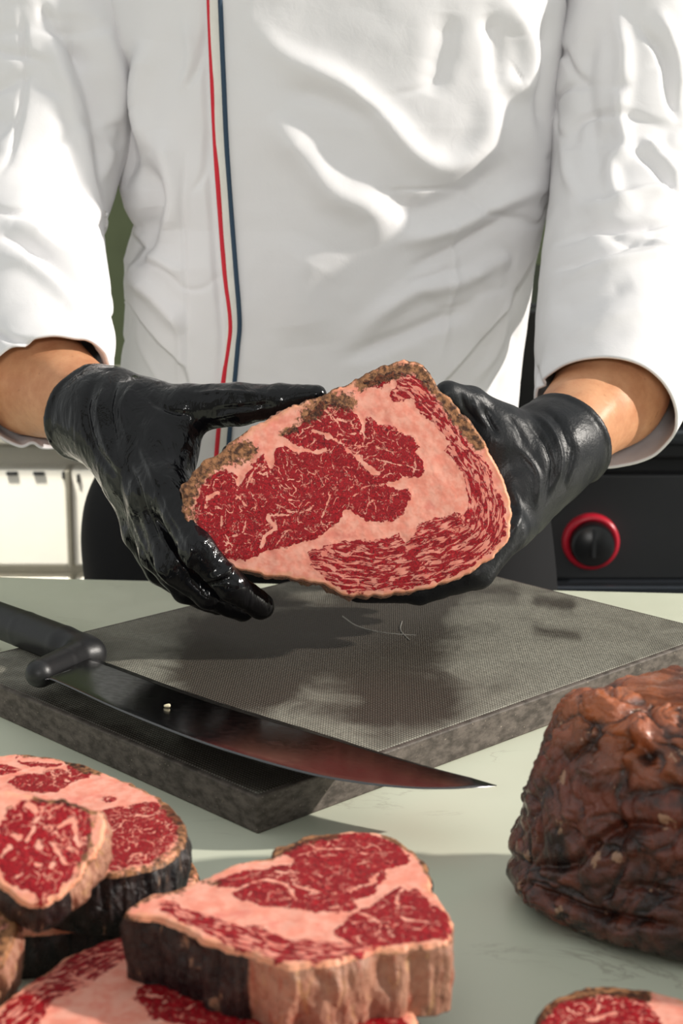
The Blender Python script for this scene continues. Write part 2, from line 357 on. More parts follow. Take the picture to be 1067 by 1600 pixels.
# ------------------------------------------------------------------ setting
th = math.atan2(1.52645 - 1.58365, .3201 + .3314)
fl = bev_box('floor', (0, 1.5, -0.02), (7, 8, 0.04), plain('dark_floor_tile', (0.16, 0.15, 0.14), 0.4, nscale=20), bev=0, kind='structure')
wb = bev_box('wall_back', (0, 4.4, 1.5), (7, 0.1, 3.0), plain('olive_green_wall_paint', (0.15, 0.18, 0.09), 0.7, nscale=3, amp=0.5, bump=0.3), bev=0, kind='structure')
WP = plain('added_wall_cream', (0.62, 0.60, 0.54), 0.8, nscale=5)  # unseen wall and opening, added so the sill shades the foreground
for nm, z0, z1, x0_, x1_ in (('added_shade_wall', 0, 1.47, -3, 3), ('added_shade_wall', 2.7, 3.0, -3, 3), ('added_shade_wall', 1.47, 2.7, -3, -1.6), ('added_shade_wall', 1.47, 2.7, 1.6, 3)):
    bev_box(nm, ((x0_ + x1_) / 2, -0.7, (z0 + z1) / 2), (x1_ - x0_, 0.12, z1 - z0), WP, bev=0, kind='structure')
for x_ in (-1.575, 1.575): bev_box('added_window_1', (x_, -0.7, 2.085), (0.05, 0.08, 1.23), plain('added_frame_white', (0.75, 0.75, 0.73), 0.5), bev=0.002, kind='structure')  # frame of the added opening behind the camera
for z_ in (1.49, 2.68): bev_box('added_window_1', (0, -0.7, z_), (3.10, 0.08, 0.04), plain('added_frame_white', (0.75, 0.75, 0.73), 0.5), bev=0.002, kind='structure')
tb = thing('counter_table', 'long pale marble worktop in the foreground carrying the meat and the board', 'table')
a0 = np.array([-1.0, 1.58365 - (1.0 - .3314) * math.tan(th)]); a1 = np.array([1.0, 1.52645 + (1.0 - .3201) * math.tan(th)])
def slab(name, z0, z1, mat, parent, inset=0.0, bev=0.003):
    c = [(-1.0 + inset, 0.12 + inset), (1.0 - inset, 0.12 + inset), (a1[0] - inset, a1[1] - inset), (a0[0] + inset, a0[1] - inset)]
    V = [(x, y, z) for z in (z0, z1) for x, y in c]
    o = mk(name, V, [(3, 2, 1, 0), (4, 5, 6, 7), (0, 1, 5, 4), (1, 2, 6, 5), (2, 3, 7, 6), (3, 0, 4, 7)], mat, parent, smooth=False)
    m = o.modifiers.new('bevel', 'BEVEL'); m.width = bev; m.segments = 2
    return o
slab('worktop', T - 0.03, T, mat_table(), tb)
slab('cabinet_base', 0.0, T - 0.03, plain('grey_steel_cabinet', (0.35, 0.35, 0.34), 0.35, 0.8, nscale=200), tb, 0.05)

# ------------------------------------------------------------------ background kitchen units
STEEL = plain('brushed_stainless_steel', (0.52, 0.50, 0.43), 0.35, 0.6, nscale=150, amp=0.05)
WHITE = plain('white_enamel_panel', (0.86, 0.83, 0.74), 0.45, nscale=40, amp=0.03)
BLK = plain('black_enamel', (0.012, 0.013, 0.014), 0.35, nscale=40)
BLK2 = plain('matt_black_metal', (0.022, 0.024, 0.026), 0.5, nscale=40)
Yc = 2.5
def xz(px, py, Y): q = P(px, py, Y); return q[0], q[2]
fr = thing('steel_counter_unit', 'pale stainless under-counter unit with white doors behind the left arm', 'cabinet')
xl = -1.75; xr = xz(330, 800, Yc)[0]; zt = xz(0, 690, Yc)[1]; zd0 = xz(0, 882, Yc)[1]; zd1 = xz(0, 731, Yc)[1]
bev_box('body', ((xl + xr) / 2, Yc + 0.33, zt / 2), (xr - xl, 0.6, zt), STEEL, fr, 0.004)
bev_box('top_slab', ((xl + xr) / 2, Yc + 0.31, zt + 0.012), (xr - xl + 0.02, 0.68, 0.024), STEEL, fr, 0.004)
x0 = xz(107, 800, Yc)[0]; x1 = xz(114, 800, Yc)[0]
dz = zd1 - 0.25
for i, (a, b) in enumerate(((xl + 0.02, x0 - 0.46), (x0 - 0.45, x0), (x1, xr - 0.01))):
    d = bev_box('door', ((a + b) / 2, Yc + 0.01, (zd0 + zd1) / 2), (b - a, 0.04, zd1 - zd0), WHITE, fr, 0.004)
    l = bev_box('drawer', ((a + b) / 2, Yc + 0.01, (0.15 + zd0 - 0.02) / 2), (b - a, 0.04, zd0 - 0.02 - 0.15), WHITE, fr, 0.004)
    if i:
        for k, px in enumerate((19, 61) if i == 1 else (1, )):
            pass
def slot(px0, px1, py0, py1):
    xa, za = xz(px0, py0, Yc - 0.012); xb, zb = xz(px1, py1, Yc - 0.012)
    bev_box('vent_slot', ((xa + xb) / 2, Yc - 0.012, (za + zb) / 2), (xb - xa, 0.008, za - zb), BLK, fr, 0.001)
slot(10, 28, 737, 742); slot(52, 70, 737, 742); slot(97, 102, 737, 748); slot(120, 125, 741, 754); slot(-34, -16, 737, 742)
for px in (110.5,):
    xa = xz(px, 800, Yc)[0]; bev_box('door_post', (xa, Yc + 0.0, (zd0 + zd1) / 2), (x1 - x0 - 0.001, 0.05, zd1 - zd0), plain('darker_steel_post', (0.33, 0.31, 0.25), 0.4, 0.5), fr, 0.002)  # post in a darker tone than the other steel

ov = thing('black_oven', 'large black oven with a red-ringed dial, blurred behind the right arm', 'oven')
Yo = 2.3
ox0 = xz(775, 800, Yo)[0]; ox1 = ox0 + 0.95; oz = xz(840, 478, Yo)[1]
bev_box('body', ((ox0 + ox1) / 2, Yo + 0.36, (oz + 0.08) / 2), (ox1 - ox0, 0.66, oz - 0.08), BLK, ov, 0.006)
for dx in (0.08, 0.87):
    for dy in (0.1, 0.6): lathe('foot', [(0.0, 0), (0.025, 0), (0.02, 0.08), (0, 0.08)], (ox0 + dx, Yo + dy, 0), (0, 0, 1), BLK2, ov, 20)
za = xz(900, 742, Yo)[1]; zb = xz(900, 905, Yo)[1]
bev_box('control_panel', ((ox0 + ox1) / 2, Yo + 0.015, (za + zb) / 2), (ox1 - ox0, 0.03, za - zb), BLK2, ov, 0.003)
zc = xz(900, 640, Yo)[1]; zdh = xz(900, 500, Yo)[1]
bev_box('oven_door', ((ox0 + ox1) / 2, Yo + 0.01, (za + oz) / 2 + 0.01), (ox1 - ox0, 0.04, oz - za - 0.03), BLK, ov, 0.004)
hz = xz(900, 672, Yo)[1]
bev_box('door_handle', ((ox0 + ox1) / 2, Yo - 0.045, hz), (0.86, 0.02, 0.022), plain('dark_steel_handle', (0.10, 0.11, 0.12), 0.3, 0.9), ov, 0.006)
for dx in (0.08, 0.87): bev_box('handle_bracket', (ox0 + dx, Yo - 0.025, hz), (0.02, 0.05, 0.016), BLK2, ov, 0.002)
bev_box('lower_rail', ((ox0 + ox1) / 2, Yo - 0.01, xz(900, 912, Yo)[1]), (ox1 - ox0, 0.05, 0.012), plain('blue_grey_rail', (0.07, 0.08, 0.095), 0.3, 0.6), ov, 0.003)
bev_box('lower_door', ((ox0 + ox1) / 2, Yo + 0.01, (zb - 0.02 + 0.12) / 2), (ox1 - ox0, 0.04, zb - 0.03 - 0.12), BLK, ov, 0.004)
kc = P(924, 848, Yo - 0.012)
kn = lathe('dial', [(0.0, 0.034), (0.027, 0.034), (0.030, 0.030), (0.031, 0.0), (0, 0)], (kc[0], Yo, kc[2]), (0, -1, 0), BLK, ov)
lathe('dial_ring', [(0.0305, 0.0), (0.0305, 0.012), (0.033, 0.015), (0.0365, 0.015), (0.0395, 0.011), (0.040, 0.0)], (kc[0], Yo, kc[2]), (0, -1, 0), plain('red_ring_plastic', (0.50, 0.012, 0.03), 0.3), kn)
bev_box('pointer', (kc[0], Yo - 0.036, kc[2] + 0.004), (0.005, 0.005, 0.04), BLK2, kn, 0.001, 0)

# ------------------------------------------------------------------ the person
person = thing('person', 'person in white chef jacket with black gloves holding a slab of marbled beef', 'person')
RH = dict(w=P(150, 648, 1.39), )   # image-left arm wrist
LE = dict(elb=P(-30, 440, 1.63), mid=P(55, 592, 1.475), wr=P(160, 648, 1.385), hand=P(215, 690, 1.345))
RE = dict(elb=P(1020, 430, 1.63), mid=P(955, 612, 1.47), wr=P(868, 694, 1.37), hand=P(805, 755, 1.335))
def body_sdf(X):
    d = None
    def add(a, b, r1, r2, k=0.03):
        nonlocal d
        s = round_cone(X, a, b, r1, r2); d = s if d is None else smin(d, s, k)
    hip = (0.0, 1.80, 0.95)
    for sx in (-1, 1):
        add((sx * .09, 1.80, .95), (sx * .10, 1.78, .50), .085, .058); add((sx * .10, 1.78, .50), (sx * .10, 1.81, .10), .056, .04)
        add((sx * .10, 1.81, .05), (sx * .11, 1.66, .035), .038, .03)
        add((sx * .08, 1.80, .95), (sx * .07, 1.78, 1.15), .10, .10); add((sx * .07, 1.78, 1.15), (sx * .10, 1.76, 1.38), .10, .10)
    for A, sx in ((LE, -1), (RE, 1)):
        sh = np.array([sx * .29, 1.75, 1.47])
        add((0, 1.78, 1.44), (sx * .17, 1.78, 1.50), .08, .05); add((sx * .17, 1.78, 1.50), sh, .05, .05); add(sh, A['elb'], .048, .044)
        add(A['elb'], A['mid'], .048, .0475, .02); add(A['mid'], A['wr'], .0475, .0325, .015); add(A['wr'], A['hand'], .028, .018, .015)
    add((0, 1.78, 1.46), (0, 1.75, 1.60), .065, .058)
    add((0, 1.755, 1.72), (0, 1.73, 1.65), .088, .07, .03); add((0, 1.66, 1.70), (0, 1.645, 1.675), .012, .014, .015)
    for sx in (-1, 1): add((sx * .088, 1.76, 1.70), (sx * .09, 1.765, 1.67), .014, .010, .01)
    return d
V, Q = nets(body_sdf, (-.48, 1.26, 0.0), (.52, 1.92, 1.84), 0.0075)
N = vnormals(V, Q); V = V + N * (fbm(V * 28, 3) * 0.0022)[:, None]
V = strokes_disp(V, N, [([(60, 560), (110, 600), (140, 640)], 12, .0012), ([(880, 600), (930, 625), (960, 660)], 14, .0016), ([(845, 640), (880, 620), (920, 590)], 9, -.0014), ([(965, 600), (950, 640), (905, 700)], 10, .0018)])
body = mk('body', V, Q, SKIN, person)

# jacket torso: lofted rows
def interp(y, t): a = np.array(t, float); return np.interp(y, a[:, 0], a[:, 1])
Lt = [(-330, 470), (-300, 380), (-240, 220), (-160, 160), (0, 155), (200, 182), (300, 186), (330, 192), (360, 206), (390, 196), (420, 186), (470, 192), (520, 190), (560, 187), (640, 180), (730, 172), (760, 168)]
Rt = [(-330, 600), (-300, 690), (-240, 840), (-160, 890), (0, 892), (130, 878), (200, 872), (300, 862), (400, 840), (450, 832), (600, 820), (700, 812), (760, 812)]
nr, nc = 420, 560
pys = np.linspace(-330, 752, nr); zr = P(533, pys, 1.62)[:, 2]
xL = P(interp(pys, Lt), pys, 1.70)[:, 0]; xR = P(interp(pys, Rt), pys, 1.70)[:, 0]
xc = (xL + xR) / 2; aw = (xR - xL) / 2
fd = np.interp(pys, [-330, -200, 0, 200, 400, 560, 760], [.04, .09, .125, .13, .125, .12, .115])
ang = np.linspace(0, 2 * math.pi, nc, endpoint=False)
ang = ang - 0.28 * np.sin(2 * ang) * 0
c, s = np.cos(ang), np.sin(ang); ex = 2 / 2.5
ux = np.sign(c) * np.abs(c) ** ex; uy = -np.sign(s) * np.abs(s) ** ex
G = np.zeros((nr, nc, 3)); G[..., 0] = xc[:, None] + aw[:, None] * ux; G[..., 2] = zr[:, None]
G[..., 1] = 1.725 + np.where(uy < 0, fd[:, None], 0.11) * uy
Nn = grid_normals(G, True)
Nn *= np.sign((Nn[:, :, :] * (G - np.array([0, 1.725, 0]) * [0, 1, 0] - np.stack([xc, 0 * xc, zr], -1)[:, None, :])).sum(-1, keepdims=True) + 1e-9)
Vt = G.reshape(-1, 3); Nt = Nn.reshape(-1, 3)
# side tails sit behind the front panel
px, py = proj(Vt)
FLc = [(-400, 100), (290, 183), (330, 192), (350, 204), (385, 213), (410, 203), (440, 196), (470, 199), (500, 220), (540, 252), (575, 288), (620, 300), (800, 300)]
FRc = [(-400, 960), (300, 868), (380, 842), (430, 818), (480, 797), (520, 765), (560, 728), (600, 690), (640, 660), (800, 640)]
fl_ = interp(py, FLc); fr_ = interp(py, FRc); front = (Nt[:, 1] < 0.25)
sm = lambda x: np.clip(x, 0, 1) ** 2 * (3 - 2 * np.clip(x, 0, 1))
back = (sm((fl_ - px) / 9) * (px < 480) * sm((py - 300) / 40) + sm((px - fr_) / 9) * (px > 480) * sm((py - 330) / 60)) * front
Vt[:, 1] += back * 0.022
# vertical-ish drape and hand placed folds (fold lines read off the photograph)
chest = [([(395, 40), (450, 90), (530, 130), (600, 190), (655, 245), (700, 262), (745, 240), (768, 190), (765, 120)], 22, .0095),
  ([(420, 180), (470, 240), (520, 300), (580, 330), (600, 380)], 26, .010), ([(600, 215), (560, 175), (500, 150), (440, 140)], 16, -.006),
  ([(610, 300), (650, 330), (740, 300), (800, 250)], 20, -.011), ([(620, 380), (700, 360), (780, 320), (850, 290)], 14, .009),
  ([(640, 420), (720, 385), (800, 340)], 10, -.007), ([(560, 520), (640, 460), (720, 440), (800, 400)], 16, .009), ([(540, 560), (640, 520), (740, 480)], 12, -.008),
  ([(690, 560), (705, 480), (712, 400), (705, 330)], 6, .003), ([(790, 0), (820, 50), (830, 100), (815, 135), (780, 120)], 18, .009), ([(760, 20), (775, 80), (770, 140)], 14, -.006),
  ([(700, 20), (690, 90), (670, 150)], 20, -.005), ([(500, 380), (470, 450), (480, 540)], 40, .006),
  ([(200, 80), (180, 130), (195, 230), (190, 300)], 14, -.014), ([(215, 250), (240, 310), (225, 370), (200, 420)], 16, -.015), ([(250, 200), (270, 300), (255, 380)], 18, .010),
  ([(200, 430), (240, 460), (290, 520)], 14, .009), ([(205, 385), (235, 400), (285, 430)], 10, .004), ([(230, 60), (215, 160), (235, 240)], 18, .010), ([(290, 140), (310, 100), (322, 40)], 6, -.004),
  ([(300, 300), (318, 270), (322, 210)], 5, -.003), ([(290, 30), (298, 90), (285, 150)], 9, .004), ([(318, 0), (322, 120), (326, 260), (335, 400), (345, 520), (340, 600)], 5, -.0035),
  ([(290, 240), (285, 340), (290, 460), (292, 600)], 3, -.0018), ([(275, 480), (280, 540), (278, 600)], 6, .003), ([(740, 600), (780, 540), (800, 470)], 8, .004), ([(765, 620), (800, 560), (812, 500)], 6, -.004),
  ([(860, 20), (850, 120), (850, 220)], 12, -.008), ([(250, 600), (220, 540), (215, 500)], 5, .002)]
Vt = strokes_disp(Vt, Nt, chest)
Vt = Vt + Nt * (fbm(Vt * np.array([9, 5, 5.0]), 3) * 0.008 + 0.0018 * fbm(Vt * 32, 2) - 0.0030 * np.exp(-(fbm(Vt * np.array([8, 8, 13.0]) + 4, 3) / .05) ** 2) * np.clip(fbm(Vt * 4 + 8, 2) * 4 + .2, 0, 1))[:, None]
Vt[:, 1] = np.where(Vt[:, 2] < 1.03, Vt[:, 1], Vt[:, 1])
Gt = Vt.reshape(nr, nc, 3)
jk = mk('jacket', Vt, grid_faces(nr, nc, True), CLOTH, person)
sol = jk.modifiers.new('thickness', 'SOLIDIFY'); sol.thickness = 0.002; sol.offset = -1
# piping: find the jacket surface under a pixel by nearest projected vertex
pxt, pyt = proj(Vt); fmask = np.where(front & (Vt[:, 1] < 1.72))[0]
def surf(px_, py_):
    d = (pxt[fmask] - px_) ** 2 + (pyt[fmask] - py_) ** 2; i = np.argpartition(d, 6)[:6]; wts = 1 / (d[i] + 1e-3)
    Y = (Vt[fmask[i], 1] * wts).sum() / wts.sum(); return Y
def strip(name, pts, halfw, off, mat, bulge=0.0006):
    c2 = catmull(pts, 130, False); rows = []
    Ys = np.array([surf(a, b) for a, b in c2]); Ys = np.convolve(np.pad(Ys, 3, 'edge'), np.ones(7) / 7, 'valid')
    for (a, b), Y in zip(c2, Ys):
        ce = P(a, b, Y - off); r = []
        for k in np.linspace(-1, 1, 7): r.append(ce + np.array([k * halfw, -bulge * (1 - k * k) + 0.0010 * (abs(k) > .99), 0]))
        rows.append(r)
    return mk(name, np.array(rows).reshape(-1, 3), grid_faces(len(rows), 7, False)[:, ::-1], mat, person)
mid = [(335, -60), (336, 0), (341, 120), (346, 230), (353, 330), (360, 420), (366, 500), (363, 545), (358, 600), (352, 660), (347, 720)]
strip('piping_tape', mid, 0.0072, 0.0016, plain('white_tape', (0.78, 0.76, 0.70), 0.8))
r1 = strip('red_piping', [(x - 9 + (3 if 470 < y < 560 else 0), y) for x, y in mid], 0.0027, 0.0022, plain('red_braid', (0.62, 0.012, 0.03), 0.7), .0012); r1['label'] = 'thin red piping down the jacket front'
r2 = strip('navy_piping', [(x + 8, y) for x, y in mid], 0.0023, 0.0022, plain('navy_braid', (0.02, 0.05, 0.09), 0.7), .0012); r2['label'] = 'thin navy piping down the jacket front'

def tube(name, path, mat, strokes=(), n=220, m=300, amp=0.004, flare=None, solid=0.0025, seed=0):
    pts = np.array([[*P(a, b, Y), r, q] for a, b, Y, r, q in path]); C = catmull(pts, m, False)
    c3 = C[:, :3]; tg = np.gradient(c3, axis=0); tg /= np.linalg.norm(tg, axis=1, keepdims=True)
    u = np.cross(tg[0], (0, 1, 0)); u /= np.linalg.norm(u); G = []
    for i in range(m):
        u = u - tg[i] * (u @ tg[i]); u /= np.linalg.norm(u); v = np.cross(tg[i], u)
        a = np.linspace(0, 2 * math.pi, n, endpoint=False)
        G.append(c3[i] + C[i, 3] * (np.cos(a)[:, None] * u + C[i, 4] * np.sin(a)[:, None] * v))
    G = np.array(G); Nn = grid_normals(G, True); Nn *= np.sign((Nn * (G - c3[:, None])).sum(-1, keepdims=True))
    V = G.reshape(-1, 3); N = Nn.reshape(-1, 3)
    V = strokes_disp(V, N, strokes); V = V + N * (fbm(V * np.array([11, 11, 7.0]) + seed, 3) * amp * 2 + fbm(V * 40 + seed, 2) * 0.0012 - 0.0055 * np.exp(-(fbm(V * np.array([9, 9, 14.0]) + seed + 4, 3) / .055) ** 2) * np.clip(fbm(V * 5 + seed, 2) * 4 + .5, 0, 1))[:, None]
    o = mk(name, V, grid_faces(m, n, True), mat, person)
    if solid:
        s_ = o.modifiers.new('thickness', 'SOLIDIFY'); s_.thickness = solid; s_.offset = -1
    return o
tube('sleeve', [(120, -230, 1.76, .085, 1), (75, -100, 1.74, .088, 1), (74, 0, 1.72, .086, 1), (78, 100, 1.705, .086, 1), (72, 200, 1.69, .085, 1), (50, 280, 1.665, .083, 1), (25, 350, 1.63, .083, 1), (30, 420, 1.59, .083, 1), (46, 490, 1.545, .080, 1), (60, 565, 1.49, .070, 1), (76, 618, 1.44, .059, 1)], CLOTH,
     [([(150, 20), (175, 90), (188, 150), (178, 220)], 14, .007), ([(110, 20), (130, 100), (150, 160), (165, 230), (160, 300)], 16, -.012), ([(85, 60), (110, 150), (135, 250), (150, 330), (165, 420)], 14, .009), ([(60, 0), (100, 60), (150, 100)], 10, -.007),
      ([(0, 365), (50, 385), (95, 415), (130, 455), (165, 505)], 9, -.010), ([(20, 350), (80, 370), (130, 410), (170, 460)], 12, .008), ([(0, 400), (50, 415), (100, 460), (140, 520)], 12, .006), ([(0, 330), (40, 338), (100, 340)], 7, -.004),
      ([(30, 10), (38, 120), (20, 230), (0, 270)], 5, -.003), ([(160, 190), (178, 240), (165, 290)], 8, .005), ([(120, 520), (150, 545), (168, 565)], 6, .003)], seed=3)
tube('sleeve', [(940, -230, 1.76, .080, 1), (1000, -100, 1.74, .080, 1), (1006, 0, 1.72, .078, 1), (990, 130, 1.70, .079, 1), (990, 250, 1.67, .079, 1), (985, 370, 1.62, .082, 1), (972, 480, 1.55, .080, 1), (958, 570, 1.49, .073, 1), (944, 643, 1.435, .061, 1)], CLOTH,
     [([(930, 40), (915, 120), (925, 210), (935, 270)], 16, -.008), ([(960, 0), (975, 90), (968, 180), (975, 230), (955, 260), (960, 300), (985, 320)], 13, .009), ([(1000, 40), (1035, 90), (1045, 150), (1058, 190)], 7, -.008), ([(1030, 20), (1055, 90), (1062, 160)], 10, .006),
      ([(870, 380), (920, 355), (980, 350), (1060, 342)], 7, -.010), ([(900, 330), (960, 320), (1010, 300), (1067, 300)], 12, .009), ([(865, 420), (910, 405), (950, 392), (1000, 370)], 6, -.007), ([(875, 440), (940, 415), (1000, 400), (1067, 390)], 10, .006),
      ([(1000, 215), (1030, 240), (1067, 290)], 9, .007), ([(990, 235), (1025, 262), (1060, 310)], 6, -.006), ([(880, 180), (885, 260), (900, 310)], 10, .006), ([(1010, 370), (1050, 385), (1067, 400)], 5, .004), ([(860, 480), (920, 470), (990, 440)], 16, -.004), ([(880, 530), (950, 500), (1030, 480)], 14, .004)], seed=11)

# black apron and trousers
def cloth_loft(name, rows, mat, pexp=2.3, n=160, m=120, amp=0.006):
    R = catmull(np.array(rows, float), m, False); a = np.linspace(0, 2 * math.pi, n, endpoint=False); c, s = np.cos(a), np.sin(a); e = 2 / pexp
    G = np.zeros((m, n, 3)); G[..., 0] = R[:, 0:1] + R[:, 3:4] * np.sign(c) * np.abs(c) ** e; G[..., 1] = R[:, 1:2] + R[:, 4:5] * np.sign(s) * np.abs(s) ** e; G[..., 2] = R[:, 2:3]
    N = grid_normals(G, True); V = G.reshape(-1, 3) + N.reshape(-1, 3) * (fbm(G.reshape(-1, 3) * np.array([9, 9, 3.0]), 3) * amp)[:, None]
    o = mk(name, V, grid_faces(m, n, True), mat, person); s_ = o.modifiers.new('thickness', 'SOLIDIFY'); s_.thickness = .002; return o
BC = plain('black_twill', (0.010, 0.010, 0.011), 0.8, nscale=400, spec=0.2)
cloth_loft('apron', [(-.01, 1.78, 1.02, .205, .125), (-.022, 1.78, .97, .235, .14), (-.027, 1.79, .90, .254, .15), (-.015, 1.79, .75, .255, .155), (-.01, 1.79, .5, .26, .16)], BC)
for sx in (-1, 1):
    cloth_loft('trouser_leg', [(sx * .105, 1.79, .80, .10, .11), (sx * .105, 1.785, .5, .085, .09), (sx * .105, 1.80, .2, .072, .08), (sx * .105, 1.80, .06, .07, .08)], plain('charcoal_trousers', (0.02, 0.02, 0.023), 0.8))
    cloth_loft('shoe', [(sx * .108, 1.765, .075, .045, .06), (sx * .108, 1.74, .055, .048, .10), (sx * .108, 1.715, .03, .052, .135), (sx * .108, 1.715, .001, .052, .137)], BLK, m=30, amp=.001)

# gloves: signed-distance hands, each finger its own chain
def hand(name, chains, balls, cutp, cutn, rim_c, rim_r, mat, strokes, fk=0.005, h=0.0016, wr=0.0):
    C = []
    for ch in chains:
        pts = [(P(a, b, Y), r / 1000) for a, b, Y, r in ch]; C.append(pts)
    B = [[(P(a, b, Y), r / 1000) for a, b, Y, r in ch] for ch in balls]
    cutp = np.asarray(cutp); cutn = np.asarray(cutn, float); cutn /= np.linalg.norm(cutn)
    def f(X):
        d = None
        for ch in B:
            for (a, ra), (b, rb) in zip(ch[:-1], ch[1:]):
                s = round_cone(X, a, b, ra, rb); d = s if d is None else smin(d, s, 0.016)
        g = None
        for ch in C:
            fch = None
            for (a, ra), (b, rb) in zip(ch[:-1], ch[1:]):
                s = round_cone(X, a, b, ra, rb); fch = s if fch is None else smin(fch, s, 0.004)
            g = fch if g is None else smin(g, fch, 0.009)
        d = smin(d, g, 0.014)
        q = X - cutp.astype(np.float32); hcut = q @ cutn.astype(np.float32)
        d = np.maximum(d, hcut)
        qc = X - rim_c.astype(np.float32); hh = qc @ cutn.astype(np.float32); rr = np.sqrt(np.maximum((qc * qc).sum(-1) - hh ** 2, 0))
        ring = np.sqrt((rr - rim_r) ** 2 + hh ** 2) - 0.0032
        return smin(d, ring, 0.004)
    allp = np.array([p for ch in C + B for p, r in ch]); rad = 0.047
    V, Q = nets(f, allp.min(0) - rad, allp.max(0) + rad, h)
    N = vnormals(V, Q); V = strokes_disp(V, N, strokes)
    N = vnormals(V, Q); n = fbm(V * np.array([45, 45, 22.0]) + 5, 3); V = V + N * ((np.abs(n) * -0.0028 + 0.0006) * wr)[:, None]
    return mk(name, V, Q, mat, person)
ax1 = LE['mid'] - LE['hand']; ax1 = ax1 / np.linalg.norm(ax1)
gl = hand('glove', [
    [(262, 765, 1.285, 15.5), (308, 858, 1.240, 13), (362, 916, 1.240, 11.5), (408, 947, 1.262, 10.5)],
    [(236, 772, 1.305, 15), (274, 884, 1.270, 13), (326, 930, 1.268, 11.5), (380, 952, 1.285, 10)],
    [(214, 765, 1.325, 15), (245, 868, 1.295, 12.5), (290, 920, 1.295, 11), (340, 945, 1.31, 9.5)],
    [(196, 748, 1.345, 14), (214, 835, 1.325, 11.5), (250, 893, 1.325, 10.5), (290, 922, 1.335, 9)],
    [(232, 650, 1.352, 26), (292, 638, 1.335, 20), (372, 632, 1.318, 16.5), (440, 625, 1.305, 12.5), (494, 617, 1.295, 8.0)]],
   [[(138, 645, 1.395, 40), (172, 652, 1.375, 38), (205, 672, 1.36, 37), (225, 715, 1.335, 30), (245, 755, 1.305, 22)],
    [(190, 680, 1.365, 34), (205, 745, 1.335, 22)], [(225, 655, 1.35, 26), (262, 690, 1.325, 22), (262, 760, 1.295, 17)]],
   P(140, 645, 1.395), ax1, P(141, 645, 1.394), 0.0395, GLOSS,
   [([(150, 590), (135, 640), (150, 700), (180, 740)], 5, -.0022), ([(168, 585), (155, 640), (168, 700), (190, 740)], 6, .0025), ([(182, 590), (172, 640), (182, 700)], 4, -.0022), ([(210, 600), (190, 640), (200, 690)], 5, .002),
    ([(215, 690), (235, 730), (255, 780), (275, 830)], 5, .0028), ([(200, 720), (225, 790), (250, 850)], 5, -.003), ([(190, 745), (215, 820), (250, 890), (290, 930)], 5, .0025), ([(240, 740), (262, 800), (285, 850)], 4, -.0025),
    ([(255, 740), (290, 790), (310, 850)], 4, .002), ([(290, 900), (300, 860), (290, 840)], 6, .002), ([(330, 905), (350, 895), (365, 880)], 5, .0025), ([(318, 915), (340, 910), (360, 900)], 3, -.002),
    ([(330, 655), (370, 645), (410, 640)], 4, .0022), ([(335, 640), (380, 636), (430, 630)], 3, -.0018), ([(300, 615), (350, 612), (420, 618)], 3, .0015), ([(230, 620), (260, 640), (300, 650)], 4, -.002),
    ([(225, 770), (260, 850), (300, 905)], 4, .002)], wr=0.9)
gl['label'] = 'glossy wet-looking black glove'
ax2 = RE['mid'] - RE['hand']; ax2 = ax2 / np.linalg.norm(ax2)
gr = hand('glove', [
    [(795, 830, 1.30, 15.5), (745, 893, 1.283, 13.5), (655, 921, 1.292, 12), (560, 921, 1.30, 10.5)],
    [(800, 820, 1.325, 15.5), (752, 885, 1.315, 13.5), (668, 912, 1.32, 12), (580, 915, 1.325, 10)],
    [(805, 810, 1.35, 15), (762, 872, 1.345, 13), (690, 900, 1.35, 11.5), (620, 905, 1.35, 10)],
    [(808, 795, 1.372, 14), (772, 850, 1.372, 12), (715, 880, 1.375, 10.5), (665, 890, 1.375, 9)],
    [(815, 705, 1.36, 24), (780, 668, 1.35, 18), (735, 632, 1.337, 14), (700, 615, 1.325, 11)]],
   [[(884, 687, 1.39, 40), (856, 704, 1.372, 38), (824, 735, 1.358, 34), (802, 770, 1.34, 28), (795, 815, 1.325, 20)], [(835, 740, 1.362, 34), (815, 790, 1.35, 24)], [(815, 720, 1.352, 26), (775, 690, 1.343, 22), (760, 730, 1.34, 16)]],
   P(884, 687, 1.39), ax2, P(883, 687.5, 1.389), 0.0395, MATTE,
   [([(848, 640), (878, 665), (892, 710), (880, 760)], 4, -.0025), ([(832, 645), (862, 672), (876, 715), (866, 765)], 5, .0028), ([(825, 660), (850, 690), (862, 730), (852, 780)], 4, -.0025), ([(812, 700), (840, 740), (838, 790)], 4, .002),
    ([(720, 612), (728, 640), (745, 660)], 4, -.002), ([(740, 625), (748, 648), (765, 668)], 4, .002), ([(755, 635), (765, 660), (780, 680)], 4, -.002), ([(790, 650), (810, 670), (820, 700)], 6, -.002), ([(800, 760), (812, 800), (800, 840)], 6, .002), ([(870, 650), (890, 690), (885, 740)], 3, .002)], wr=0.55)
gr['label'] = 'matte charcoal black glove'

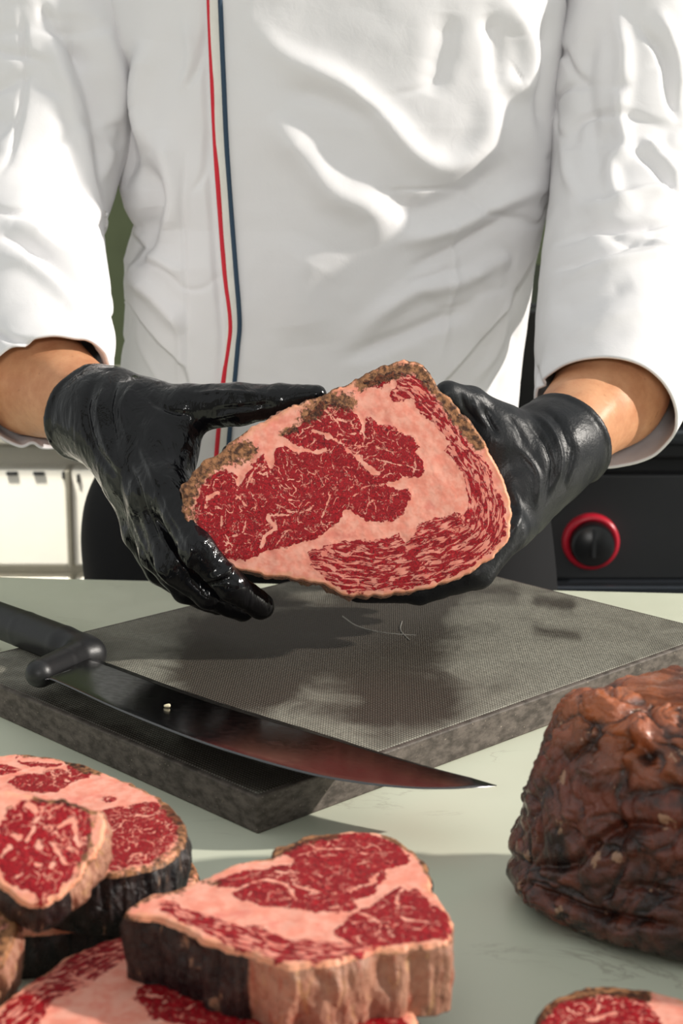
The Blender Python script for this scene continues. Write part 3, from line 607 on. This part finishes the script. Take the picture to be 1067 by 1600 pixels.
# ------------------------------------------------------------------ meat
def meat(label, cat, name, outline, cm, p0, nrm, thick, muscles, caps, veins, crusts, pales, group=None, N=420, R=110, bulge=0.003, back_scale=0.97, shift=(0, 0, 0), rough=1.0, edge=0.0025, basecrust=0.0, seed=0, auto=14, fine=10):
    f = lambda L: np.array([cm(a, b) for a, b in L], float)
    p0 = np.array(p0); nrm = np.array(nrm, float); nrm /= np.linalg.norm(nrm)
    e1 = np.cross((0, 1, 0) if abs(nrm[2]) > .7 else (0, 0, 1), nrm); e1 /= np.linalg.norm(e1)
    if e1[0] < 0: e1 = -e1
    e2 = np.cross(nrm, e1)
    to2 = lambda L: (lambda W: np.stack([(W - p0) @ e1, (W - p0) @ e2], -1))(PP(L[:, 0], L[:, 1], p0, nrm))
    ol = catmull(to2(f(outline)), N); cen = ol.mean(0); arc = np.linspace(0, 1, N, endpoint=False)
    rad = ol - cen; rn = rad / np.linalg.norm(rad, axis=1, keepdims=True)
    jit = fbm(np.stack([ol[:, 0] * 180, ol[:, 1] * 180, 0 * arc + seed], -1), 4) * 0.0022 * rough; ol = ol + rn * jit[:, None]
    k = np.linspace(0, 1, R) ** 0.85; k = k[::-1]
    q = (cen + rad[None] * 0 + (ol - cen)[None] * k[:, None, None]).reshape(-1, 2)
    cmc = q * 100
    qo = q; wf = np.stack([cmc[:, 0] * 1.1, cmc[:, 1] * 1.1, 0 * cmc[:, 0] + seed], -1)
    qw = q + 0.0030 * np.stack([fbm(wf, 4), fbm(wf + 31, 4)], -1)
    mus = np.full(len(q), -9.0)
    for m_ in list(muscles) + [c[0] for c in caps]: mus = np.maximum(mus, poly_sdf(qw, to2(f(m_))) * 100)
    cap = np.zeros(len(q)); flow = np.stack([cmc[:, 0], cmc[:, 1], 0 * cmc[:, 0]], -1); flow[:, 1] *= .5
    for pg, line in caps:
        s_ = poly_sdf(qw, to2(f(pg))) * 100; d, par, sg = seg_dist(q, catmull(to2(f(line)), 60, False))
        ins = s_ > -0.15; cap = np.maximum(cap, sm((s_ + 0.1) / 0.12)); flow[ins, 0] = par[ins] * 100; flow[ins, 1] = d[ins] * sg[ins] * 100 + 30
    vein = np.full(len(q), -9.0)
    for L, wv in veins:
        l2 = to2(f(L)); d, par, _ = seg_dist(qw, catmull(l2, 24, False) if len(l2) > 2 else l2); vein = np.maximum(vein, (wv * (0.62 + 0.9 * fbm(wf * 1.7 + 5, 2)) - d * 100))
    # small wandering fat threads inside the lean muscles
    rg = np.random.default_rng(seed + 50); cand = np.where((mus > 0.12) & (cap < 0.5) if len(q) else [])[0]
    fin = np.full(len(q), -9.0)
    if len(cand):
        inv = np.array([1 / (0.02 + (k_)) for k_ in np.repeat(1 / np.maximum(k, .02), N)[cand]]); inv /= inv.sum()
        for _ in range(int(auto + fine * len(muscles) * 4)):
            c0 = q[rg.choice(cand, p=inv)]; an = rg.normal(0.5, 1.0); Ls = []
            for j in range(rg.integers(3, 8)): Ls.append(c0.copy()); an += rg.normal(0, .55); c0 = c0 + 0.0017 * np.array([math.cos(an), math.sin(an)])
            Ls = np.array(Ls); m_ = (np.abs(q - Ls.mean(0)) < .010).all(1)
            if m_.sum(): fin[m_] = np.maximum(fin[m_], rg.uniform(.018, .050) - seg_dist(qw[m_], Ls)[0] * 100)
    rimd = seg_dist(q, np.vstack([ol, ol[:1]]))[0] * 100
    W = p0 + q[:, :1] * e1 + q[:, 1:] * e2; pxx, pyy = proj(W)
    crust = np.full(len(q), basecrust) + 0.42 * np.exp(-(rimd / 0.08) ** 2)
    qp = np.stack([pxx, pyy], -1)
    for L, wd, a in crusts:
        d = seg_dist(qp, f(L))[0] if len(L) > 1 else np.hypot(*(qp - f(L)[0]).T); crust += a * np.exp(-(d / wd) ** 2)
    relief = 0.0007 * fbm(np.stack([cmc[:, 0] * .8, cmc[:, 1] * .8, 0 * cmc[:, 0] + seed], -1), 4) + 0.0006 * np.clip(mus, -.3, .3)
    drop = edge * np.exp(-(rimd / (edge * 60)) ** 2 * 3)
    W = W + nrm * (relief - drop)[:, None]
    Fq = grid_faces(R - 1, N, True); V = W.reshape(R, N, 3); V[-1] = V[-1].mean(0)
    root = thing(name, label, cat, group=group)
    fc = grid_faces(R, N, True)
    if np.dot(np.cross(V[0, 1] - V[0, 0], V[1, 0] - V[0, 0]), nrm) < 0: fc = fc[:, ::-1]
    mk('cut_face', V.reshape(-1, 3), fc, FACE, root, dict(mus=mus, vein=vein, thread=fin, cap=cap, crust=crust, rim=rimd), vec=dict(uvm=np.c_[cmc, np.full(len(q), seed * 3.7)], flow=flow))
    # rind: from the rim backwards, closed at the far side
    M = 40; t = np.linspace(0, 1, M); rows = []; P0 = V[0]; px0, py0 = proj(P0)
    pale = np.zeros(N)
    for L, wd, a in pales:
        d = seg_dist(np.stack([px0, py0], -1), f(L))[0]; pale = np.maximum(pale, a * np.clip(1.5 - d / wd, 0, 1))
    rn3 = rn[:, :1] * e1 + rn[:, 1:] * e2; shift = np.array(shift)
    cen3 = P0.mean(0); per = arc * np.hypot(*np.diff(np.vstack([ol, ol[:1]]), axis=0).T).sum() * 100
    for ti in t:
        sc_ = 1 + (back_scale - 1) * ti
        base = cen3 + (P0 - cen3) * sc_ - nrm * thick * ti + shift * ti
        nz = fbm(np.stack([P0[:, 0] * 110, P0[:, 2] * 110 + P0[:, 1] * 110, 0 * arc + ti * thick * 35 + seed], -1), 4) * 0.0045 * rough * min(1, ti * 8)
        rows.append(base + rn3 * (bulge * math.sin(math.pi * min(1, ti * 1.05)) + nz)[:, None] if np.ndim(nz) else base)
    lastc = rows[-1].mean(0)
    for s_ in (0.97, 0.8, 0.5, 0.2, 0.0): rows.append(lastc + (rows[M - 1] - lastc) * s_ - nrm * (0.0005))
    Rn = np.array(rows); tt = np.concatenate([t, np.ones(5)])
    st = np.stack(np.broadcast_arrays(per[None] * 1.0, (tt * thick * 100)[:, None], 0.0 + seed), -1).reshape(-1, 3)
    mk('rind', Rn.reshape(-1, 3), grid_faces(len(rows), N, True)[:, ::-1] if fc[0, 1] == 1 else grid_faces(len(rows), N, True), RIND, root, dict(pale=np.tile(pale, len(rows))), vec=dict(stripe=st))
    return root
# held slab (coordinates in a zoomed crop: px = 260 + cx*.5248)
c1 = lambda a, b: (260 + a * .5248, 550 + b * .5248)
O1 = [(45,400),(60,385),(80,360),(100,335),(130,315),(165,300),(185,275),(220,250),(260,220),(310,195),(360,170),(410,150),(450,135),(480,122),(500,108),(540,95),(580,70),(620,50),(660,40),(690,28),(735,26),(760,38),(785,62),(800,80),(815,110),(850,145),(880,180),(910,210),(940,260),(965,310),(990,350),(1010,400),(1025,440),(1030,480),(1025,530),(1010,570),(985,600),(950,630),(910,655),(860,680),(800,700),(740,715),(680,722),(620,728),(560,728),(520,720),(480,700),(450,690),(400,680),(350,675),(290,668),(240,655),(190,645),(150,630),(115,600),(90,570),(75,540),(60,510),(52,470),(48,430)]
A1 = [(200,618),(240,625),(265,605),(300,580),(340,575),(400,568),(440,555),(480,530),(510,505),(540,465),(560,480),(600,495),(640,505),(680,500),(705,470),(728,425),(720,408),(680,408),(655,400),(650,388),(700,375),(745,370),(765,350),(755,320),(740,300),(748,285),(735,260),(710,245),(660,225),(595,197),(590,230),(583,285),(575,240),(580,220),(560,185),(545,170),(500,150),(460,150),(430,180),(410,205),(385,230),(350,245),(375,270),(415,300),(390,305),(360,285),(335,282),(325,310),(315,355),(300,340),(285,310),(250,335),(230,370),(215,410),(200,370),(175,350),(130,370),(105,400),(90,450),(88,500),(105,560),(150,600)]
B1 = [(690,60),(740,65),(780,100),(810,150),(850,200),(880,240),(910,290),(950,330),(975,400),(1003,450),(1008,520),(985,570),(950,600),(900,640),(850,665),(780,690),(700,705),(620,712),(550,712),(500,690),(455,660),(430,630),(420,600),(440,590),(480,575),(530,565),(600,560),(660,555),(690,545),(715,570),(735,545),(760,515),(800,495),(850,490),(880,485),(900,455),(895,400),(885,350),(860,320),(835,290),(850,270),(800,220),(745,165),(740,140),(720,130),(680,150),(665,130),(670,110),(690,105),(680,80)]
BL = [(690,90),(760,130),(830,220),(890,300),(940,400),(955,480),(930,550),(850,590),(750,620),(650,640),(550,640),(440,620)]
S1 = [(590,95),(640,70),(675,62),(680,78),(640,100),(600,108)]
VE1 = [([(435,235),(500,262),(545,300),(600,345),(630,362)], .26), ([(470,165),(500,200),(530,240),(575,250)], .10), ([(585,200),(584,285)], .12), ([(545,300),(575,285)], .14), ([(370,270),(420,300),(470,290)], .22), ([(330,455),(390,480),(440,460)], .13), ([(300,490),(325,520),(295,545),(283,575)], .24), ([(320,485),(400,480),(435,465)], .10),
  ([(115,460),(125,440),(155,418)], .26), ([(215,385),(245,345)], .32), ([(265,345),(235,420),(215,440)], .12), ([(165,490),(170,530)], .16), ([(215,430),(245,460)], .14), ([(480,540),(465,500),(490,430)], .11), ([(560,310),(620,318),(690,335),(750,345)], .08), ([(640,392),(720,375)], .10), ([(440,190),(460,205)], .14), ([(500,200),(540,205)], .12), ([(395,330),(440,350),(470,400)], .05), ([(330,380),(350,430),(400,440)], .05), ([(540,470),(560,420),(600,400),(650,395)], .05), ([(600,450),(650,440),(700,420)], .05), ([(600,260),(640,290),(700,300)], .05), ([(180,560),(230,540),(290,560)], .06), ([(450,100),(560,180)], .0)]
SEAM = [([(690,100),(780,130),(850,210),(900,270),(950,330)], .12), ([(740,170),(800,200),(900,290),(950,370),(975,430)], .07), ([(900,430),(940,470),(935,520),(900,560)], .08)]
HN = np.array([0.04, -1, 0.12]); HN /= np.linalg.norm(HN)
meat('thick slab of marbled red beef held up in both black gloves', 'meat', 'beef_slab', O1, c1, P(540, 760, 1.25), HN, 0.062, [A1, S1], [(B1, BL)], VE1 + SEAM,
     [([(50,400),(100,340),(180,300),(230,290)], 22, .65), ([(60,430),(80,540),(150,620)], 20, .55), ([(110,380),(160,330),(260,300)], 18, .25), ([(420,190),(480,140),(540,150)], 20, .75), ([(580,95),(660,55),(740,50),(790,90)], 12, .8), ([(800,90),(870,200),(930,270)], 15, .9), ([(345,240),(380,230)], 8, .7), ([(600,90),(680,70)], 10, .5)],
     [([(90,560),(200,645),(450,690),(560,728),(740,715),(900,655),(1025,540),(1030,450),(960,310)], 20, 1.0), ([(45,400),(60,500),(110,600)], 12, .9), ([(200,270),(320,190),(420,150)], 10, .8)], N=760, R=250, back_scale=0.92, shift=(-0.003, 0, -0.016), bulge=0.002, seed=1, auto=40, fine=22)

c5 = lambda a, b: (180 + a * .525, 1270 + b * .525); ide = lambda a, b: (a, b)
c3_ = lambda a, b: (a * .2905, 1160 + b * .2905)
GR = 'cut beef steaks on the marble worktop'
# bottom steak, under the front one
zb_ = T + 0.034
OB = [(-60,1640),(-20,1590),(0,1566),(45,1535),(95,1500),(140,1478),(200,1462),(330,1450),(480,1470),(580,1520),(635,1565),(650,1600),(600,1680),(400,1740),(150,1740),(0,1710)]
meat('raw beef steak lying flat on the marble beneath another, at the bottom edge', 'steak', 'steak', OB, ide, PT(300, 1600, zb_), (0, 0, 1), 0.031,
     [[(215,1545),(255,1525),(330,1540),(450,1568),(600,1578),(640,1600),(560,1680),(330,1612),(240,1590),(212,1562)]], [([(50,1535),(100,1505),(165,1468),(240,1462),(230,1478),(190,1500),(150,1532),(118,1528)], [(50,1535),(130,1495),(230,1465)]), ([(-10,1600),(20,1560),(60,1542),(112,1530),(132,1540),(85,1560),(72,1580),(60,1605),(0,1650)], [(0,1610),(60,1555),(130,1535)])],
     [([(225,1558),(255,1560)], .2), ([(280,1590),(300,1570)], .15), ([(150,1490),(120,1520)], .1)], [([(40,1535),(200,1462)], 6, .3)], [([(0,1566),(200,1462)], 30, .8)], group=GR, N=360, R=90, bulge=0.004, seed=2)
# front steak
zf = T + 0.034 + 0.036
OF = [(28,292),(60,262),(110,240),(170,225),(250,195),(330,160),(400,138),(455,128),(472,100),(520,85),(575,65),(650,58),(720,54),(790,56),(850,80),(890,110),(930,160),(945,220),(980,270),(998,310),(1000,350),(985,380),(930,390),(850,402),(770,410),(700,430),(640,446),(560,452),(480,448),(430,428),(380,412),(320,397),(260,376),(180,332),(120,312),(60,308)]
M51 = [(300,205),(350,185),(420,170),(520,150),(540,130),(500,115),(560,85),(650,68),(750,62),(830,85),(875,130),(870,150),(810,165),(800,200),(770,240),(700,258),(720,290),(600,293),(480,280),(380,265),(345,245),(390,225),(310,222)]
M52 = [(655,355),(700,310),(780,270),(840,225),(870,235),(890,230),(950,270),(990,310),(990,370),(900,385),(800,397),(700,395)]
M53 = [(120,280),(140,262),(175,262),(200,288),(260,305),(330,328),(430,345),(520,380),(640,385),(780,400),(700,425),(600,442),(500,440),(430,418),(340,388),(250,342),(170,312)]
meat('thick marbled steak on top of another, dark rind side facing the camera', 'steak', 'steak', OF, c5, PT(440, 1400, zf), (0.0, -0.03, 1), 0.0345, [M51, M52], [(M53, [(130,275),(250,325),(430,385),(600,412),(780,405)])],
     [([(385,222),(440,200),(500,210),(540,255)], .16), ([(420,200),(520,212),(600,235),(650,240)], .10), ([(580,95),(620,105),(700,108),(740,120)], .16), ([(700,235),(760,215),(790,180)], .16), ([(470,175),(540,180)], .12), ([(480,262),(600,240)], .08), ([(850,230),(840,290),(880,320),(960,330)], .10), ([(700,330),(780,320),(840,350),(960,350)], .08), ([(740,300),(800,330)], .1), ([(200,270),(260,300)], .1)],
     [([(475,110),(560,75),(650,62)], 14, .8), ([(800,65),(900,120),(935,180)], 7, .8), ([(30,290),(120,240),(200,225)], 12, .55), ([(380,142),(460,125)], 7, .7), ([(260,200),(310,210)], 8, .5), ([(660,330),(990,370)], 40, .22)],
     [([(445,430),(500,450),(640,446),(760,425),(860,410),(990,390),(1003,350)], 24, 1.0)], group=GR, N=560, R=150, bulge=0.0012, back_scale=0.985, rough=1.2, seed=3)
# lower steak of the left stack, then the one on it
ob2 = [(-80,1250),(20,1240),(130,1255),(230,1300),(292,1338),(308,1362),(300,1392),(240,1425),(120,1450),(-20,1450),(-100,1380)]
meat('dark-edged steak at the bottom of the left stack, mostly hidden', 'steak', 'steak', ob2, ide, PT(150, 1340, T + 0.028), (0, 0, 1), 0.025, [[(-50,1280),(120,1280),(240,1330),(200,1400),(0,1420)]], [], [], [([(300,1350),(240,1420)], 20, .8)], [], group=GR, N=240, R=40, seed=4)
OL = [(-330,200),(-150,100),(0,65),(130,55),(200,65),(330,85),(420,105),(520,140),(640,190),(730,225),(830,275),(920,330),(980,400),(1003,460),(1000,510),(960,580),(880,640),(780,680),(650,700),(450,700),(200,650),(-100,560),(-300,400)]
zl = T + 0.028 + 0.0345
meat('marbled steak on top of the left stack, behind the leaning steak', 'steak', 'steak', OL, c3_, PT(130, 1270, zl), (0, 0, 1), 0.032,
     [[(85,80),(110,100),(200,108),(340,112),(310,135),(160,132)], [(50,200),(120,175),(300,150),(360,150),(400,110),(500,160),(480,190),(400,205),(360,240),(300,270),(200,275),(80,245)], [(-200,150),(0,115),(110,150),(60,170),(-30,185),(-180,220)], [(550,292),(620,298),(600,318),(555,310)], [(440,420),(560,360),(640,340),(690,360),(700,330),(780,318),(860,325),(930,360),(980,420),(960,500),(880,590),(800,645),(600,680),(450,660),(420,550)]], [],
     [([(740,395),(800,400),(860,370)], .2), ([(360,150),(370,210)], .12), ([(60,150),(180,140)], .1)], [([(380,100),(450,150),(540,150)], 8, .8), ([(100,58),(330,80),(520,140)], 6, .7), ([(640,190),(930,330)], 5, .6), ([(900,340),(985,430),(985,500)], 14, .8), ([(960,560),(800,670),(600,700)], 9, .5)],
     [([(1003,500),(960,580),(780,680),(600,700)], 14, .35)], group=GR, N=460, R=120, bulge=0.003, seed=5)
# leaning steak in front of the left stack
OG = [(-250,300),(0,255),(150,260),(240,298),(340,300),(450,330),(500,352),(550,362),(572,480),(540,565),(480,655),(400,765),(300,845),(200,885),(80,830),(0,760),(-200,600)]
meat('steak leaning forward against the left stack, bright fat flecks and pale yellow edge', 'steak', 'steak', OG, c3_, PT(80, 1340, T + 0.090), (0.10, -0.60, 0.78), 0.030,
     [[(40,360),(130,320),(240,312),(330,310),(450,345),(505,440),(480,560),(420,650),(340,765),(230,860),(120,800),(30,740),(0,640),(-60,480),(10,430)]], [],
     [([(150,350),(210,405)], .38), ([(320,440),(390,425),(412,530)], .26), ([(300,560),(340,640),(385,650)], .18), ([(195,460),(150,525)], .2), ([(70,490),(95,500)], .25), ([(0,600),(60,550)], .2), ([(215,545),(222,570)], .18), ([(200,650),(220,650)], .2), ([(290,650),(285,655)], .2), ([(340,520),(300,480)], .14), ([(500,360),(515,560)], .26), ([(360,700),(400,640)], .1)],
     [([(200,300),(340,305),(470,345)], 9, .9), ([(500,360),(480,560),(400,720)], 12, .55), ([(30,360),(60,340)], 8, .5)],
     [([(500,352),(572,480),(540,565),(480,655),(400,765)], 14, .75)], group=GR, N=420, R=110, bulge=0.004, back_scale=0.93, seed=6)
# far-left brown rinded steak, mostly out of frame
OZ = [(-190,1400),(-120,1362),(-50,1350),(0,1374),(16,1396),(29,1440),(26,1462),(12,1490),(-6,1512),(-80,1540),(-160,1520)]
meat('brown rinded piece of aged beef cut off by the left edge', 'steak', 'steak', OZ, ide, PT(-40, 1440, T + 0.062), (0.10, -0.5, 0.85), 0.045, [], [], [], [([(0,1374),(28,1440),(0,1500)], 40, .3)], [([(0,1374),(29,1440),(0,1510)], 40, .9)], group=GR, N=260, R=60, bulge=0.004, back_scale=0.95, basecrust=0.42, seed=7)
# lower right steak
OR = [(828,1625),(834,1598),(848,1572),(872,1555),(900,1544),(930,1539),(960,1540),(1010,1546),(1067,1560),(1130,1590),(1150,1650),(1080,1720),(950,1730),(850,1690)]
meat('dark-rimmed steak cut off by the bottom right corner', 'steak', 'steak', OR, ide, PT(980, 1620, T + 0.034), (0, 0, 1), 0.031, [[(840,1600),(870,1568),(910,1556),(960,1550),(1010,1556),(1022,1585),(1035,1605),(1000,1680),(880,1680)]], [], [([(920,1592),(965,1582)], .15), ([(935,1560),(932,1580)], .1)], [([(835,1600),(870,1558),(940,1545),(1010,1555)], 12, .9)], [([(1040,1552),(1120,1590)], 14, .8)], group=GR, N=300, R=80, seed=8)

# ------------------------------------------------------------------ whole roast on the right
def roast():
    root = thing('beef_roast', 'large dark brown dry-aged beef roast with a lumpy crust on the right', 'meat')
    # rows: plan outlines (x, y) at rising heights, traced left profile
    prof = [(0.000, .115, .845, .925), (0.006, .102, .830, .933), (0.018, .096, .826, .936), (0.032, .0965, .829, .936), (0.044, .100, .834, .936), (0.058, .104, .838, .936), (0.075, .109, .842, .936), (0.092, .115, .846, .936), (0.106, .120, .852, .934), (0.116, .127, .860, .930), (0.123, .138, .872, .922), (0.127, .158, .888, .912)]
    Pm = catmull(np.array(prof), 260, False); n = 620; a = np.linspace(0, 2 * math.pi, n, endpoint=False); c, s = np.cos(a), np.sin(a); e = 2 / 3.4
    xr = 0.40; G = np.zeros((260, n, 3))
    cx = (Pm[:, 1] + xr - (Pm[:, 1] - .1)) / 2; hx = (xr - (Pm[:, 1] - .1) - Pm[:, 1]) / 2; cy = (Pm[:, 2] + Pm[:, 3]) / 2; hy = (Pm[:, 3] - Pm[:, 2]) / 2
    G[..., 0] = cx[:, None] + hx[:, None] * np.sign(c) * np.abs(c) ** e; G[..., 1] = cy[:, None] + hy[:, None] * np.sign(s) * np.abs(s) ** e; G[..., 2] = T + Pm[:, 0:1]
    wgt = np.clip((cy + hy)[:, None] - G[..., 1], 0, None) / (2 * hy)[:, None]; G[..., 1] -= np.clip(G[..., 0] - .11, 0, None) * 0.42 * wgt + np.clip(G[..., 0] - .2, 0, None) * 0.6 * wgt  # unseen right part stretched forward so its shadow covers the worktop
    N = grid_normals(G, True); N *= np.sign((N * (G - np.array([.26, .89, T + .05]))).sum(-1, keepdims=True))
    V = G.reshape(-1, 3); Nf = N.reshape(-1, 3)
    wp = V + 0.022 * np.stack([fbm(V * 40, 3), fbm(V * 40 + 9, 3), fbm(V * 40 + 19, 3)], -1)
    l1 = fbm(wp * 34, 3); l2 = np.abs(fbm(wp * 42 + 7, 3)) + 0.10 * (fbm(V * 14 + 3, 2) + .25); l3 = fbm(wp * 130, 3)
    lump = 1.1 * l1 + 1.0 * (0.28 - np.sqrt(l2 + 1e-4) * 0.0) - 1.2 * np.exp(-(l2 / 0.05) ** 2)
    d = 0.010 * l1 - 0.0030 * np.exp(-(l2 / 0.07) ** 2) + 0.0040 * l3
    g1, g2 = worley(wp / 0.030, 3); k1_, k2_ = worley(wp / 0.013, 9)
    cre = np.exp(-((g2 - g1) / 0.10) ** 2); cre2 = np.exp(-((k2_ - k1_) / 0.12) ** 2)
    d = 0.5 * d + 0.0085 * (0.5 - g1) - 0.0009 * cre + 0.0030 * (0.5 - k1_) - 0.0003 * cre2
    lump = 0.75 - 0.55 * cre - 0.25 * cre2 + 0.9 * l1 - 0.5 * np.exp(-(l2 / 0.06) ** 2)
    d *= np.clip((V[:, 2] - T) / 0.008, 0.1, 1)
    V = V + Nf * d[:, None]
    V = strokes_disp(V, Nf, [([(795, 1345), (850, 1352), (900, 1348), (940, 1310), (990, 1290), (1067, 1300)], 9, -.006), ([(800, 1375), (860, 1400), (940, 1430), (1067, 1450)], 8, -.006), ([(870, 1300), (900, 1270), (925, 1290), (915, 1330), (885, 1335)], 16, .006), ([(900, 1200), (930, 1210), (930, 1240)], 7, .004), ([(885, 1190), (905, 1170), (940, 1170)], 9, -.004), ([(955, 1160), (1000, 1165), (1020, 1200)], 12, -.006), ([(830, 1230), (840, 1300), (835, 1340)], 7, -.004), ([(970, 1330), (1010, 1320), (1050, 1345)], 14, .006), ([(950, 1400), (1000, 1385), (1060, 1400)], 9, -.004)])
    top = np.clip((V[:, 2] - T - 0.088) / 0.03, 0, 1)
    mk('crust', V, grid_faces(260, n, True), ROAST, root, dict(lump=lump - 0.2, topness=top))
    capc = V.reshape(260, n, 3)
    rows = [capc[-1] * (1 - k) + (capc[-1].mean(0) + [0, 0, .0015]) * k for k in np.linspace(0, 1, 30)]
    R_ = np.array(rows); Vt_ = R_.reshape(-1, 3); add = 0.012 * fbm(Vt_ * 45, 4) * np.repeat(np.clip(np.linspace(0, 1, 30) * 5, 0, 1), n); Vt_[:, 2] += add
    mk('upper_crust', Vt_, grid_faces(30, n, True), ROAST, root, dict(lump=np.full(len(Vt_), .2), topness=np.ones(len(Vt_))))
roast()

# ------------------------------------------------------------------ cutting board
def board():
    root = thing('cutting_board', 'thick dark grey cutting board with stained woven-textured top, set cornerwise', 'cutting board')
    t = 0.025; N0 = PT(402, 1245, T + t)[:2]; A = np.array([math.cos(math.radians(133.6)), math.sin(math.radians(133.6))]); B = np.array([-A[1] * -1, 0]); B = np.array([A[1], -A[0]])
    la, lb = 0.362, 0.50
    rot = math.atan2(B[1], B[0]); c = N0 + A * la / 2 + B * lb / 2
    core = bev_box('core', (c[0], c[1], T + t / 2 - 0.0002), (lb, la, t - 0.0004), mat_board_side(), root, 0.0014, rot, 2)
    na, nb = 260, 360; ia = np.linspace(0.0035, la - 0.0035, na); ib = np.linspace(0.0035, lb - 0.0035, nb)
    U, Vv = np.meshgrid(ia, ib, indexing='ij'); XY = N0 + U[..., None] * A + Vv[..., None] * B
    z = T + t + 0.0002 + 0.0004 * fbm(np.stack([U * 30, Vv * 30, 0 * U], -1), 2); edge = np.minimum(np.minimum(U, la - U), np.minimum(Vv, lb - Vv)) - 0.0035; z = z - 0.0008 * np.exp(-(edge / 0.0008) ** 2)
    W = np.concatenate([XY, z[..., None]], -1).reshape(-1, 3); px, py = proj(W); q = np.stack([px, py], -1); st = np.full(len(W), 0.22)  # stains, plus painted shade below the held slab and paler lit areas
    for L, wd, a in [([(350, 1010), (480, 1000), (640, 985)], 62, .95), ([(330, 1060), (420, 1060)], 48, .9), ([(610, 1100), (680, 1100)], 44, .9), ([(540, 1090), (560, 1080)], 40, .3), ([(560, 950), (700, 940)], 25, .5), ([(840, 940), (890, 945)], 9, .8), ([(840, 985), (900, 995)], 10, .5),
                     ([(700, 920), (800, 925)], 15, .45), ([(300, 1150), (420, 1220), (500, 1205)], 22, .9), ([(0, 1080), (200, 1150), (380, 1225)], 16, .5), ([(640, 1170), (800, 1100), (950, 1035)], 22, -.35), ([(750, 1000), (900, 1000)], 50, -.2), ([(430, 1120), (560, 1160)], 25, -.2), ([(250, 990), (180, 1000)], 40, -.1)]:
        st += a * np.exp(-(seg_dist(q, np.array(L, float))[0] / wd) ** 2)
    mk('textured_top', W, grid_faces(na, nb, False)[:, ::-1], mat_board(), root, dict(stain_shade=st), vec=dict(uvm=np.stack([U.ravel() * 100, Vv.ravel() * 100, 0 * U.ravel()], -1)))
    sm_ = plain('pale_scratch', (0.30, 0.29, 0.26), 0.6)
    for L in ([(535, 962), (560, 978), (600, 988), (650, 992)], [(628, 970), (626, 984), (640, 1000)]):
        c2 = catmull(L, 30, False); p = PT(c2[:, 0], c2[:, 1], T + t + 0.0009); tg = np.gradient(p, axis=0); n_ = np.stack([-tg[:, 1], tg[:, 0], 0 * tg[:, 0]], -1); n_ /= np.linalg.norm(n_, axis=1, keepdims=True)
        wv = 0.0004; rows = np.stack([p - n_ * wv - [0, 0, .0012], p - n_ * wv * .5, p + n_ * wv * .5, p + n_ * wv - [0, 0, .0012]], 1)
        mk('scratch', rows.reshape(-1, 3), grid_faces(30, 4, False), sm_, root)
board()

# ------------------------------------------------------------------ knife
def knife():
    root = thing('knife', 'long curved butcher knife with black handle lying across the board corner', 'knife')
    p0 = PT(100, 1045, T + 0.043); k1 = PT(776, 1228, T + 0.032) - p0; nrm = np.array([-0.02, 0.20, 1.0]); nrm -= k1 * (nrm @ k1) / (k1 @ k1); nrm /= np.linalg.norm(nrm)
    edge = [(70, 1062), (90, 1066), (200, 1116), (330, 1166), (470, 1207), (560, 1224), (640, 1232), (700, 1233), (740, 1231), (776, 1228)]
    spine = [(140, 1030), (178, 1042), (260, 1072), (330, 1096), (420, 1124), (500, 1148), (580, 1174), (660, 1198), (720, 1214), (776, 1227)]
    n = 90; E = catmull([p for p in edge], n, False); S = catmull([p for p in spine], n, False)
    Ew = PP(E[:, 0], E[:, 1], p0, nrm); Sw = PP(S[:, 0], S[:, 1], p0, nrm)
    ks = np.array([0, .04, .12, .5, .9, 1.0]); th_ = np.array([.0001, .0005, .0008, .0010, .0012, .0012])
    tp = np.clip(np.linspace(1, 0, n) * 12, 0.1, 1)
    up = [Ew * (1 - k) + Sw * k + nrm * (h * tp)[:, None] for k, h in zip(ks, th_)]; dn = [Ew * (1 - k) + Sw * k - nrm * (h * tp)[:, None] for k, h in zip(ks[::-1], th_[::-1])]
    G = np.stack(up + dn, 1)
    bl = mk('blade', G.reshape(-1, 3), grid_faces(n, 12, True), mat_blade(), root, smooth=False)
    FL = plain('pale_fat', (0.75, 0.66, 0.45), 0.5)
    cp = PP(np.array(260.), np.array(1108.), p0, nrm) + nrm * 0.0022
    Vc, Qc = nets(lambda X: round_cone(X, cp - [.0012, 0, 0], cp + [.0012, .0008, 0], .0010, .0014) + 0.0, cp - .005, cp + .005, .0004)
    fc_ = mk('fat_crumb', Vc, Qc, FL); fc_['label'] = 'tiny cream crumb of fat on the knife blade'; fc_['category'] = 'crumb'
    HM = plain('black_grip_plastic', (0.010, 0.010, 0.011), 0.42, nscale=700, amp=.3, bump=.25, bdist=.0004)
    # handle: swept ellipse along its axis, with a lipped bolster lobe
    def cap(pts): return [(PP(np.array(a, float), np.array(b, float), p0 + nrm * (dz / 1000), nrm), r / 1000) for a, b, r, dz in pts]
    main = cap([(-130, 925, 14, 2), (-40, 955, 14.5, 2), (40, 985, 15, 2), (100, 1008, 15, 2), (140, 1022, 13, 1)])
    lobe = cap([(130, 1020, 12, 1), (100, 1035, 11, 0), (62, 1052, 10.5, -1)])
    def f(X):
        d = None
        for ch in (main, lobe):
            g = None
            for (a, ra), (b, rb) in zip(ch[:-1], ch[1:]):
                s_ = round_cone(X, a, b, ra, rb); g = s_ if g is None else smin(g, s_, 0.0012)
            d = g if d is None else smin(d, g, 0.007)
        lowz = (T + 0.0262) - X[..., 2]
        return np.maximum(d, lowz)
    al = np.array([p for p, r in main + lobe]); V, Q = nets(f, al.min(0) - .02, al.max(0) + .02, 0.0013)
    mk('handle', V, Q, HM, root)
knife()
